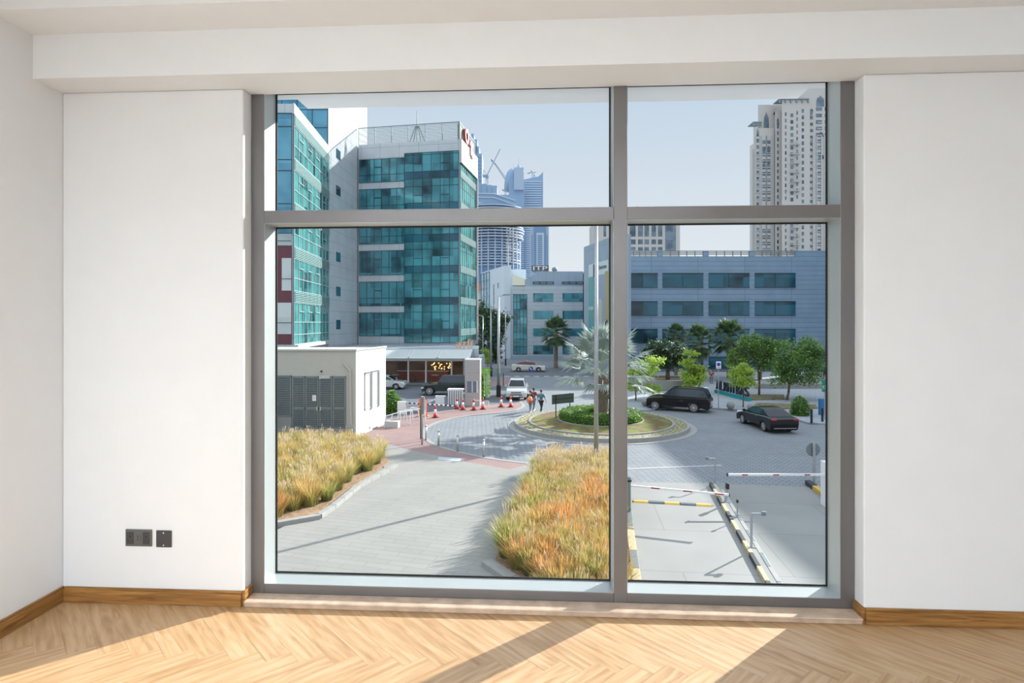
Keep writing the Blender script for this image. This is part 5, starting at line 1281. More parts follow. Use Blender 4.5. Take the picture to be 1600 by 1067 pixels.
# guard kiosk
b = P0(738, 634.5, GZ+0.03); t = thing('guard_kiosk', 'tall grey clad guard kiosk with a small window among the cones', 'kiosk', b)
wd = 0.62; h = Zat(563, b.y)-GZ-0.03
mk = mat('taupe cladding', (0.40,0.37,0.37), 0.5, var=0.03); MB().box(b.x-wd, b.x+wd, b.y, b.y+1.2, b.z, b.z+h).build('wall', mk, t)
m = MB()
for z in (0.75, 2.0, 2.75): m.box(b.x-wd-0.005, b.x+wd+0.005, b.y-0.01, b.y+1.2, b.z+z, b.z+z+0.03)
m.build('joints', M['kerb'], t)
MB().box(b.x-wd-0.02, b.x+wd+0.02, b.y-0.02, b.y+1.22, b.z+h, b.z+h+0.08).build('roof', M['white'], t)
w_ = MB().box(b.x-0.42, b.x+0.36, b.y-0.03, b.y, b.z+1.15, b.z+2.05).build('window', M['glass_tower'], t)
MB().box(b.x-0.03, b.x+0.03, b.y-0.05, b.y-0.03, b.z+1.15, b.z+2.05).box(b.x+0.36, b.x+0.44, b.y-0.05, b.y, b.z+1.1, b.z+2.1).build('window_frame', M['white'], w_)
# low rails next to the kiosk
t = thing('pipe_rail', 'low white tubular rail right of the guard kiosk', 'railing', P0(757, 636, GZ+0.03))
b = P0(757, 636, GZ+0.03); MB().tube([b+Vector((-0.9,0,0)), b+Vector((-0.9,0,0.55)), b+Vector((0.35,0,0.5)), b+Vector((0.35,0,0))], 0.025, 6).build('rail', M['white'], t)
b = P0(617, 668, GZ+0.03); t = thing('pipe_rail', 'twisted white pipe rails at the corner of the substation building', 'railing', b)
m = MB(); r_ = random.Random(4)
for i in range(5):
    o = Vector((-0.7+0.35*i, 0.3*i, 0)); m.tube([b+o, b+o+Vector((0.1,0,0.75+0.1*i)), b+o+Vector((0.9,0.5,0.95)), b+o+Vector((1.0,0.5,0.2))], 0.035, 6)
m.build('rail', M['white'], t)
MB().box(b.x-0.65,b.x+0.25,b.y-0.2,b.y+0.5,b.z,b.z+0.42).build('concrete_block', M['white_ext'], t)
# sign board on the island
b0, b1 = P0(868.5, 655.5, GZ+0.28), P0(890.5, 651, GZ+0.3); t = thing('direction_board', 'dark green rectangular board on two posts beside the roundabout hedge', 'sign', (b0+b1)/2)
d_ = b0.y
tz = Zat(614.5, 40.5); bz = Zat(629, 40.5)
MB().cyl(b0, (b0.x,b0.y,tz), 0.035, n=8).build('post', M['dark'], t); MB().cyl(b1, (b1.x,b1.y,tz), 0.035, n=8).build('post', M['dark'], t)
f, L = fac((b0.x-0.28,b0.y-0.05), (b1.x+0.25,b1.y-0.05)); bd = MB().fbox(f, 0, L, 0.0, 0.04, bz, tz).build('board', mat('dark olive board back', (0.10,0.14,0.11), 0.5), t)
MB().fbox(f, 0.05, L-0.05, 0.04, 0.05, bz+0.3, bz+0.34).build('brace', M['dark'], bd)
# parking sign
b = P0(1122.5, 638, GZ+0.12); t = thing('parking_sign', 'white parking sign with blue disc on a thin post behind the SUV', 'sign', b); hh = Zat(571, 41.5)-b.z
MB().cyl(b, b+Vector((0,0,hh)), 0.035, n=8).build('post', M['metal'], t)
bd = MB().box(b.x-0.19, b.x+0.19, b.y-0.06, b.y-0.036, b.z+hh-0.58, b.z+hh).build('plate', M['white'], t)
MB().lathe((b.x,b.y-0.062,b.z+hh-0.24), [(0.0,-0.006),(0.145,-0.006),(0.145,0.0),(0.0,0.0)], 20, axis='y').build('blue_disc', M['blue_sign'], bd)
MB().box(b.x-0.11,b.x-0.02,b.y-0.068,b.y-0.06,b.z+hh-0.53,b.z+hh-0.46).box(b.x+0.02,b.x+0.11,b.y-0.068,b.y-0.06,b.z+hh-0.53,b.z+hh-0.46).build('black_marks', M['red'], bd)
# letter sign on turquoise base
s0, s1 = P0(1116, 613.5, GZ+0.12), P0(1167, 627, GZ+0.12); f, L = fac(s0, s1)
t = thing('plaza_letter_sign', 'row of dark standing letters on a turquoise base on the plaza', 'sign', s0)
MB().fbox(f, 0, L, -0.35, 0.0, GZ+0.12, GZ+0.42).build('base', M['turq'], t)
word = 'ALRHTBAS'
for i, ch in enumerate(word):
    u = L*(i+0.55)/len(word)
    text_obj(ch, 1.25, 0.09, M['navy'], 'letter', t, on(f, u, -0.17, GZ+0.42+0.45), f[1], width=0.62)
# green sign at the right edge, blue bin
b = P0(1288.5, 655, GZ+0.12); t = thing('exit_sign', 'green exit sign on a post at the right window edge', 'sign', b)
MB().cyl(b, (b.x,b.y,Zat(598,b.y)), 0.04, n=8).build('post', M['metal'], t)
p = Vector((*PX(1289, 40), 0)); z0, z1 = Zat(614,40), Zat(595,40)
MB().box(b.x-0.22, b.x+0.22, b.y-0.08, b.y-0.05, z0, z1).build('plate', M['green_sign'], t)
text_obj('TXI', 0.3, 0.004, M['conewhite'], 'sign_text', t, (b.x, b.y-0.085, (z0+z1)/2-0.12), (1,0))
b = P0(1284, 648, GZ+0.12); tag(MB().box(b.x-0.2,b.x+0.2,b.y-0.15,b.y+0.15,b.z,b.z+1.2).build('blue_banner_stand', mat('blue plastic', (0.02,0.16,0.38), 0.5), bevel=0.03), 'blue upright stand under the green sign at the right edge', 'stand')
# blue keep-right sign and pink triangle sign at the back
b = Vector((*PX(829.5, 78), GZ)); t = thing('keep_right_sign', 'round blue sign with white arrow in front of the taxi', 'sign', b)
MB().cyl(b, (b.x,b.y,Zat(576,78)), 0.04, n=8).build('post', M['metal'], t)
bd = MB().lathe((b.x,b.y-0.06,Zat(576,78)), [(0.0,-0.02),(0.3,-0.02),(0.3,0.0),(0.0,0.0)], 20, axis='y').build('disc', M['blue_sign'], t)
z = Zat(576,78); MB().add([(b.x-0.18,b.y-0.09,z+0.12),(b.x-0.1,b.y-0.09,z+0.2),(b.x+0.15,b.y-0.09,z-0.1),(b.x+0.05,b.y-0.09,z-0.2)],[(0,3,2,1)]).build('arrow', M['conewhite'], bd)
b = Vector((*PX(886.5, 84), GZ)); t = thing('triangle_sign', 'small red and white triangle sign before the lettered building', 'sign', b); z = Zat(559, 84)
MB().cyl(b, (b.x,b.y,z), 0.04, n=8).build('post', M['metal'], t)
MB().add([(b.x-0.35,b.y-0.06,z+0.3),(b.x+0.35,b.y-0.06,z+0.3),(b.x,b.y-0.06,z-0.3),(b.x-0.35,b.y-0.03,z+0.3),(b.x+0.35,b.y-0.03,z+0.3),(b.x,b.y-0.03,z-0.3)],[(0,2,1),(3,4,5),(0,1,4,3),(1,2,5,4),(2,0,3,5)]).build('triangle', mat('pink red sign', (0.75,0.25,0.28),0.4), t)
# thin sign posts near the kiosk
b = P0(786.5, 603); tag(MB().cyl(b, b+Vector((0,0,1.4)), 0.04, n=8).build('thin_post', M['dark']), 'thin dark post on the pink paved island', 'post')
# ================================================================ ENTRY LANES
M['boom_red'] = mat('faded red reflector', (0.40,0.04,0.06), 0.5)
i0, i1 = C(8.42,24.6), C(6.0,11.5); fI, LI = fac(i0, i1)
t = thing('lane_island', 'narrow lane divider with yellow and black painted kerb stones', 'traffic island', (*i0, GZ))
Wd = 0.42
MB().fbox(fI, 0.15, LI, -Wd+0.13, -0.0-0.13+0.26-0.26, GZ, GZ+0.145).build('walkway', M['concrete'], t)
cols3 = [M['cream'], M['black_paint']]
for side, (n0, n1) in enumerate(((-0.13,0.0),(-Wd,-Wd+0.13))):
    u = 0.0; k = 1; ms = [MB(), MB()]
    while u < LI-0.1:
        ms[k%2].fbox(fI, u+0.005, min(LI,u+0.95)-0.005, n0, n1, GZ, GZ+0.16); u += 0.95; k += 1
    ms[0].build('cream_kerb', M['cream'] if side == 0 else M['kerb'], t, bevel=0.012); ms[1].build('black_kerb', M['black_paint'] if side == 0 else M['louvre'], t, bevel=0.012)
def ipt(px, py): return Vector((*G(px, py, GZ+0.15), GZ+0.145))
def foot(m, b): m.box(b.x-0.13,b.x+0.13,b.y-0.05,b.y+0.05,b.z,b.z+0.02)
def island_post(label, px, py, h, arm, cat='reader post', name='reader_post'):
    b = ipt(px, py); t = thing(name, label, cat, b); m = MB(); m.cyl(b, b+Vector((0,0,h)), 0.035, n=10)
    m.tube([b+Vector((0,0,h)), b+Vector((arm,0,h))], 0.035, 10); m.build('post', M['metal'], t); m = MB(); foot(m, b); m.build('foot_plate', M['metal'], t)
    e = b+Vector((arm,0,h)); MB().box(e.x-0.06,e.x+0.06,e.y-0.05,e.y+0.05,e.z-0.05,e.z+0.07).build('reader', M['louvre'], t, bevel=0.01)
island_post('grey angled reader post nearest on the lane divider', 1174, 855, 1.03, 0.36)
island_post('grey angled reader post at the far tip of the lane divider', 1117, 754, 1.03, -0.33)
b = ipt(1152, 808); t = thing('sensor_post', 'thin straight post in the middle of the lane divider', 'post', b)
MB().cyl(b, b+Vector((0,0,0.6)), 0.025, n=8).build('post', M['metal'], t); MB().box(b.x-0.03,b.x+0.03,b.y-0.04,b.y+0.04,b.z+0.52,b.z+0.62).build('head', M['dark'], t)
m = MB(); foot(m, b); m.build('foot_plate', M['metal'], t)
b = ipt(1133, 784); t = thing('boom_rest', 'dark leaning rest post under the left barrier boom', 'post', b)
MB().cyl(b, b+Vector((0.08,0,0.55)), 0.05, 0.05, 8).build('post', M['metal'], t); MB().box(b.x+0.02,b.x+0.14,b.y-0.08,b.y+0.08,b.z+0.5,b.z+0.72).build('fork', M['dark'], t, bevel=0.02)
m = MB(); foot(m, b); m.build('foot_plate', M['metal'], t)
def boom(t, a, e, marks, r=0.034):
    f, L = fac(a, e); dz = (e.z-a.z)
    def bx(u0, u1, n0, n1, hh, nm, m_):
        z0 = a.z+dz*u0/L; z1 = a.z+dz*u1/L; mb = MB().fbox(f, u0, u1, n0, n1, -hh, hh)
        mb.v = [(v[0],v[1],v[2]+(z0 if (Vector((v[0],v[1]))-Vector(a[:2])).length < (u0+u1)/2 else z1)) for v in mb.v]; return mb.build(nm, m_, t)
    bm = bx(0, L, -r, r, r, 'boom', M['white'])
    for u in marks: bx(L*u, L*u+0.3, r, r+0.004, r*0.6, 'red_mark', M['boom_red'])
    bx(L, L+0.03, -r-0.01, r+0.01, r+0.012, 'end_cap', M['dark'])
aL = Vector((*PX(981,20.8),Zat(758.5,20.8))); eL = Vector((*PX(1139,19.7),Zat(773,19.7)))
t = thing('left_boom_barrier', 'barrier with low white boom and red marks in the left lane', 'barrier', Vector((*PX(977,20.8),GZ)))
t.name = 'boom_barrier'
q = Vector((*PX(976,20.9),GZ)); MB().box(q.x-0.17,q.x+0.2,q.y-0.17,q.y+0.17,GZ,GZ+1.25).build('cabinet', M['louvre'], t, bevel=0.02)
MB().box(q.x-0.19,q.x+0.22,q.y-0.2,q.y+0.2,GZ+1.25,GZ+1.32).build('lid', M['dark'], t)
boom(t, aL, eL, (0.24,0.56,0.865))
t = thing('boom_barrier', 'barrier with white boom and red marks in the right lane', 'barrier', Vector((*PX(1296,21.8),GZ)))
aR = Vector((*PX(1292,21.8),Zat(744,21.8))); eR = Vector((*PX(1137,21.8),Zat(741.5,21.8)))
q = Vector((*PX(1300,21.9),GZ)); MB().box(q.x-0.34,q.x+0.2,q.y-0.17,q.y+0.2,GZ,GZ+1.7).build('cabinet', M['white'], t, bevel=0.02)
f_, L_ = fac(eR, aR)
b_ = MB(); dz = aR.z-eR.z
b_.fbox(f_, 0, L_, -0.038, 0.038, -0.038, 0.038); b_.v = [(v[0],v[1],v[2]+eR.z) for v in b_.v]; b_.build('boom', M['white'], t)
for u in (0.14,0.455,0.77): 
    k = MB().fbox(f_, L_*u, L_*u+0.22, 0.038, 0.042, eR.z-0.024, eR.z+0.024).build('red_mark', M['boom_red'], t)
MB().fbox(f_, -0.03, 0.0, -0.06, 0.06, eR.z-0.06, eR.z+0.06).build('end_cap', M['dark'], t)
# round sign seen from behind
b = P0(1272, 760); hh = Zat(692, 24.5)-GZ; t = thing('round_sign', 'round grey back of a traffic sign on a post at the right lane', 'sign', b)
MB().cyl(b, b+Vector((0,0,hh)), 0.06, n=10).build('post', M['metal'], t); MB().lathe((b.x,b.y+0.09,Zat(703,24.5)), [(0.0,-0.015),(0.28,-0.015),(0.30,0.0),(0.28,0.012),(0.0,0.012)], 28, axis='y').build('disc', M['louvre'], t)
MB().box(b.x-0.22,b.x+0.22,b.y-0.12,b.y+0.12,GZ,GZ+0.04).build('foot_plate', M['metal'], t)
# speed bump
h0, h1 = G(987,784), G(1114,791); fS, LS = fac(h0, h1); t = thing('speed_bump', 'yellow and dark grey rubber speed bump across the left lane', 'speed bump', (*h0, GZ))
for i in range(5):
    m = MB(); o, U, N = fS; u0, u1 = LS*(i+0.08)/5.2+0.03, LS*(i+1.08)/5.2
    P = [(-0.17,0.02),(0.17,0.02),(0.09,0.065),(-0.09,0.065)]
    vs = [on(fS,u,n_,GZ+z) for u in (u0,u1) for n_, z in P]; m.add(vs, [(0,1,2,3),(7,6,5,4),(0,4,5,1),(1,5,6,2),(2,6,7,3),(3,7,4,0)])
    m.build('yellow_segment' if i%2 == 0 else 'grey_segment', M['yellow'] if i%2 == 0 else M['grey_rubber'], t)
MB().add([on(fS,0,0,GZ+0.02), on(fS,LS*0.08/5.2+0.03,-0.17,GZ+0.02), on(fS,LS*0.08/5.2+0.03,0.17,GZ+0.02), on(fS,LS*0.08/5.2+0.03,0,GZ+0.065)], [(0,2,3),(0,3,1),(0,1,2),(1,3,2)]).build('end_piece', M['grey_rubber'], t)
MB().add([on(fS,LS*1.03,0,GZ+0.02), on(fS,LS*5.08/5.2,-0.17,GZ+0.02), on(fS,LS*5.08/5.2,0.17,GZ+0.02), on(fS,LS*5.08/5.2,0,GZ+0.065)], [(0,3,2),(0,1,3),(0,2,1),(1,2,3)]).build('end_piece', M['grey_rubber'], t)
def painted(label, pts, c_):
    kerbline('painted_kerb', pts, label, 0.22, 0.17, 1.0, [M['kerb'], c_, M['black_paint']])
kerbline('painted_kerb', [G(982,800), G(984,830), G(989,868), G(997,930)], 'cream and grey painted kerb stones between the middle grass bed and the left lane', 0.24, 0.17, 1.6, [M['louvre'], M['cream']])
kerbline('painted_kerb', [G(1262,757), G(1300,786), G(1340,815)], 'yellow and black painted kerb at the right edge of the right lane', 0.24, 0.2, 0.75, [M['black_paint'], M['yellow']])
# manhole cover
b = P0(806, 749, GZ+0.05); tag(MB().box(b.x-0.3,b.x+0.3,b.y-0.3,b.y+0.3,GZ+0.05,GZ+0.058).build('drain_cover', M['louvre']), 'dark square drain cover beside the middle grass bed', 'drain cover')
# ================================================================ VEHICLES
M['car_black'] = mat('black car paint', (0.003,0.004,0.007), 0.16, 0.0, var=0.02, spec=0.4, coat=0.1)
M['car_white'] = mat('white car paint', (0.55,0.56,0.56), 0.2, var=0.02, coat=0.8)
M['car_cream'] = mat('cream taxi paint', (0.75,0.70,0.60), 0.25, var=0.02, coat=0.6)
M['taxi_red'] = mat('pinkish red taxi roof', (0.65,0.12,0.13), 0.25, var=0.02, coat=0.6)
M['car_green'] = mat('dark green black car paint', (0.012,0.022,0.022), 0.2, 0.0, var=0.02, coat=0.2)
M['car_glass'] = mat('tinted car glass', (0.02,0.032,0.045), 0.05, 0.0, var=0.0, spec=0.8)
M['rim'] = mat('silver rims', (0.6,0.61,0.62), 0.3, 0.6, var=0.03)
M['tail'] = mat('red tail lamp', (0.4,0.02,0.03), 0.2); M['headl'] = mat('clear head lamp', (0.75,0.78,0.8), 0.1)
M['chrome'] = mat('chrome strip', (0.75,0.75,0.76), 0.12, 1.0, var=0.0)
def arc(cx_, r, z0, n=9):           # from front to rear over the wheel
    return [(cx_+r*math.cos(math.pi*i/n), max(z0, 0.33+r*math.sin(math.pi*i/n))) for i in range(n+1)]
def car(name, label, loc, rz, L, Wd, top, gh, fx, rx, wr, paint, roofpaint=None, clear=0.24, bed=None, spokes=10, cat='car', grille=True, rails=False):
    t = thing(name, label, cat, loc, rz); hw = Wd/2
    low = [(-L/2+0.06,clear+0.12)] + top + [(L/2-0.05,clear+0.1)]
    ra = wr+0.06
    def arch(cx_): return [(cx_+ra*math.cos(a), wr+ra*math.sin(a)) for a in [math.pi*i/10 for i in range(11)] if wr+ra*math.sin(a) >= clear]
    bottom = [(L/2-0.15,clear)] + arch(fx) + arch(rx) + [(-L/2+0.18,clear)]
    prof = low + bottom; n = len(prof); vs = []
    for y, k, dz in ((-hw,0.965,0.06),(-hw*0.9,0.995,0.012),(-hw*0.4,1,0),(hw*0.4,1,0),(hw*0.9,0.995,0.012),(hw,0.965,0.06)):
        for x, z in prof:
            zz = z-dz if z > clear+0.45 else z
            kk = k if abs(x) > L*0.36 else 1
            vs.append((x*kk, y, zz))
    fs = [tuple(range(n)), tuple(range(6*n-1, 5*n-1, -1))]
    for s in range(5):
        for i in range(n): j = (i+1)%n; fs.append((s*n+i, (s+1)*n+i, (s+1)*n+j, s*n+j))
    MB().add(vs, fs).build('body', paint, t, world=False, smooth=False, bevel=0.02)
    # greenhouse
    zb = min(z for x, z in gh); zt = max(z for x, z in gh); n = len(gh)
    def yy(z, y0=hw-0.10): return y0-(z-zb)*0.30
    vs = [(x, -yy(z), z) for x, z in gh]+[(x, yy(z), z) for x, z in gh]
    MB().add(vs, [tuple(range(n)), tuple(range(2*n-1,n-1,-1))]+[(i,n+i,n+(i+1)%n,(i+1)%n) for i in range(n)]).build('cabin', roofpaint or paint, t, world=False, bevel=0.03)
    # gh listed: rear base, rear top, (roof pts), front top, front base ; windows inset
    cx_ = sum(p[0] for p in gh)/n; cz = (zb+zt)/2+0.02
    ins = [(cx_+(x-cx_)*0.93, cz+(z-cz)*0.76) for x, z in gh]
    for s in (-1, 1):
        o = 0.012
        a = [(x, s*(yy(z)+o), z) for x, z in ins]; f = tuple(range(n)) if s < 0 else tuple(range(n-1,-1,-1))
        w_ = MB().add(a+[(v[0],v[1]-s*0.03,v[2]) for v in a], [f]+[(i,n+i,n+(i+1)%n,(i+1)%n) if s > 0 else (i,(i+1)%n,n+(i+1)%n,n+i) for i in range(n)]).build('side_window', M['car_glass'], t, world=False)
        bx_ = (fx+rx)/2-0.05
        MB().box(bx_-0.04, bx_+0.04, s*(yy(zb))-0.06, s*(yy(zb))+0.016, zb+0.02, zb+0.06).build('window_pillar', roofpaint or paint, w_, world=False)
    def screen(p, q, nm):
        (x0,z0),(x1,z1) = p, q; nx, nz = (z1-z0), -(x1-x0); l = math.hypot(nx, nz); nx, nz = nx/l, nz/l
        if nx*(x0) < 0: nx, nz = -nx, -nz
        a = []
        for k, in ((0.1,),(0.9,)):
            x, z = x0+(x1-x0)*k, z0+(z1-z0)*k
            for s in (-1, 1): a.append((x+nx*0.012, s*(yy(z)-0.07), z+nz*0.012))
        b_ = [(v[0]-nx*0.03, v[1], v[2]-nz*0.03) for v in a]
        MB().add(a+b_, [(0,1,3,2),(2,3,1,0)]+[(0,1,5,4),(2,3,7,6)]).build(nm, M['car_glass'], t, world=False)
    screen(gh[-1], gh[-2], 'windscreen'); screen(gh[0], gh[1], 'rear_window')
    for x in (fx, rx):
        for s in (-1, 1):
            y = s*(hw-0.13)
            w_ = MB().lathe((x, y, wr), [(wr*0.62,-0.11),(wr*0.93,-0.115),(wr,-0.08),(wr,0.08),(wr*0.93,0.115),(wr*0.62,0.11)], 28, axis='y').build('wheel', M['black_rubber'], t, world=False, smooth=False)
            m = MB().lathe((x, y+s*0.085, wr), [(wr*0.6,-0.02),(wr*0.68,-0.02),(wr*0.68,0.03),(wr*0.6,0.03)], 28, axis='y', cap=False)
            for k in range(spokes):
                a = 2*math.pi*k/spokes; c_, s__ = math.cos(a), math.sin(a); q = wr*0.03
                pts_ = [(0.05*wr,-q*2),(0.66*wr,-q*1.3),(0.66*wr,q*1.3),(0.05*wr,q*2)]
                v = [(x+c_*u-s__*v_, y+s*0.085+yo, wr+s__*u+c_*v_) for yo in (0.02*s, 0.04*s) for u, v_ in pts_]
                m.add(v, [(0,1,2,3),(7,6,5,4),(0,4,5,1),(1,5,6,2),(2,6,7,3),(3,7,4,0)])
            m.lathe((x, y+s*0.1, wr), [(0,-0.03),(wr*0.16,-0.03),(wr*0.16,0.03),(0,0.03)], 12, axis='y')
            m.build('rim', M['rim'], w_, world=False)
    zl = top[1][1] if len(top) > 1 else 0.8
    for s in (-1, 1):
        MB().box(L/2-0.30, L/2-0.045, s*(hw-0.24)-0.17, s*(hw-0.24)+0.17, 0.66, 0.80).build('headlamp', M['headl'], t, world=False, bevel=0.03)
        MB().box(-L/2+0.0, -L/2+0.2, s*(hw-0.22)-0.18, s*(hw-0.22)+0.18, 0.82, 0.95).build('tail_lamp', M['tail'], t, world=False, bevel=0.03)
        MB().box(gh[-1][0]-0.32, gh[-1][0]-0.14, s*(hw+0.06)-0.09, s*(hw+0.06)+0.09, zb+0.02, zb+0.17).build('mirror', paint, t, world=False, bevel=0.03)
        MB().box(bx_-0.6, bx_-0.42, s*(hw+0.0)-0.008, s*(hw+0.0)+0.012, 0.86, 0.885).build('door_handle', M['chrome'], t, world=False)
    MB().box(-L/2-0.005, -L/2+0.06, -0.26, 0.26, 0.72, 0.83).build('licence_plate', M['white'], t, world=False)
    MB().box(L/2-0.09, L/2-0.02, -0.26, 0.26, 0.36, 0.47).build('licence_plate', M['white'], t, world=False)
    if grille: MB().box(L/2-0.09, L/2-0.03, -0.45, 0.45, 0.58, 0.78).build('grille', M['dark'], t, world=False, bevel=0.02)
    MB().box(L/2-0.1, L/2-0.03, -0.62, 0.62, 0.30, 0.35).box(L/2-0.09, L/2-0.035, -0.55, 0.55, 0.48, 0.55).build('front_intake', M['dark'], t, world=False)
    MB().box(-L/2+0.01, -L/2+0.1, -hw*0.8, hw*0.8, 0.34, 0.375).build('rear_trim', M['chrome'], t, world=False)
    return t
# heading from pixel points: rear point and front point on the ground (wheel line)
def head(pr, pf): 
    a, b = Vector(G(*pr)), Vector(G(*pf)); return math.atan2((b-a).y, (b-a).x)
# black SUV: front wheel (1024,641), rear wheel (1083,644.5), near side
def place(rw, fw_, half, wr_x, side):
    a, b = Vector(G(*rw)), Vector(G(*fw_)); u = (b-a).normalized(); h = math.atan2(u.y, u.x)
    left = Vector((-u.y, u.x)); mid = (a+b)/2 - left*half*side - u*wr_x
    return (mid.x, mid.y, GZ), h
loc, h = place((1083,644.8), (1024.5,641), 0.92, 0.22, 1)
suv_top = [(-2.5,0.85),(-2.44,1.08),(-2.3,1.16),(1.0,1.14),(1.9,1.09),(2.3,0.99),(2.44,0.82)]
suv_gh = [(-2.36,1.12),(-2.1,1.72),(-1.7,1.82),(0.0,1.86),(0.45,1.8),(1.22,1.12)]
car('black_suv', 'glossy black SUV parked side on in front of the plaza', loc, h, 5.0, 2.0, suv_top, suv_gh, 1.69, -1.25, 0.39, M['car_black'], spokes=10)
loc, h = place((1175.5,673.0), (1160,661.5), 0.9, 0, 1)
loc, h = place((1193.5,674.2), (1160.5,662.0), 0.88, 0, 1)
sed_top = [(-2.42,0.62),(-2.4,0.92),(-2.25,1.0),(-1.7,1.02),(0.9,0.93),(1.7,0.84),(2.2,0.72),(2.38,0.55)]
sed_gh = [(-1.98,1.0),(-0.95,1.38),(-0.5,1.43),(0.1,1.42),(0.45,1.36),(1.25,0.93)]
car('black_sedan', 'dark blue black sedan seen from behind on the road before the plaza', loc, h, 4.8, 1.84, sed_top, sed_gh, 1.45, -1.38, 0.34, M['car_black'], clear=0.2, spokes=9)
# white pickup facing the camera
pk = Vector(G(806,626.5)); d_ = Vector(C(-0.05,-1)) - Vector(C(0,0)); hp = math.atan2(d_.y, d_.x)
pk_top = [(-2.6,0.75),(-2.58,1.1),(-0.95,1.12),(-0.9,1.08),(1.1,1.08),(2.0,1.0),(2.5,0.9),(2.6,0.7)]
pk_gh = [(-0.95,1.08),(-0.8,1.7),(-0.5,1.76),(0.45,1.76),(0.6,1.70),(1.35,1.08)]
car('white_pickup', 'white pickup truck driving towards the roundabout behind the cones', (pk.x, pk.y+2.6, GZ), hp, 5.25, 1.84, pk_top, pk_gh, 1.6, -1.5, 0.38, M['car_white'], clear=0.3)
# taxi
tx_ = Vector(PX(825.5, 81.5)); tx_top = [(-2.42,0.62),(-2.4,0.95),(-2.2,1.03),(-1.6,1.05),(0.9,0.95),(1.8,0.86),(2.25,0.74),(2.38,0.55)]
tx_gh = [(-1.9,1.02),(-1.1,1.4),(-0.6,1.48),(0.2,1.47),(0.5,1.4),(1.3,0.95)]
tt = car('white_taxi', 'cream taxi with pinkish red roof passing at the back', (tx_.x, tx_.y, GZ), YAW, 4.85, 1.82, tx_top, tx_gh, 1.42, -1.4, 0.34, M['car_cream'], M['taxi_red'], clear=0.2)
MB().box(-0.35,-0.15,-0.25,0.25,1.49,1.62).build('roof_light', M['yellow'], tt, world=False, bevel=0.02)
# jeep
jp = Vector(PX(695, 55.5)); jt = [(-2.15,0.7),(-2.13,1.18),(0.55,1.18),(0.6,1.16),(1.9,1.06),(1.95,0.7)]
jg = [(-2.1,1.16),(-2.08,1.80),(-1.9,1.86),(0.15,1.86),(0.3,1.8),(0.62,1.16)]
car('black_jeep', 'dark boxy off road car behind the white barrier', (jp.x, jp.y, GZ), YAW+math.pi, 4.4, 1.9, jt, jg, 1.35, -1.3, 0.44, M['car_green'], clear=0.42)
# parked cars at the back left behind the shop glass edge
pc_ = Vector(PX(600, 60.2)); car('white_parked_car', 'white car half hidden behind the substation building before the cafe', (pc_.x, pc_.y, GZ), YAW, 4.6, 1.82, tx_top, tx_gh, 1.42, -1.4, 0.34, M['car_white'], clear=0.2)

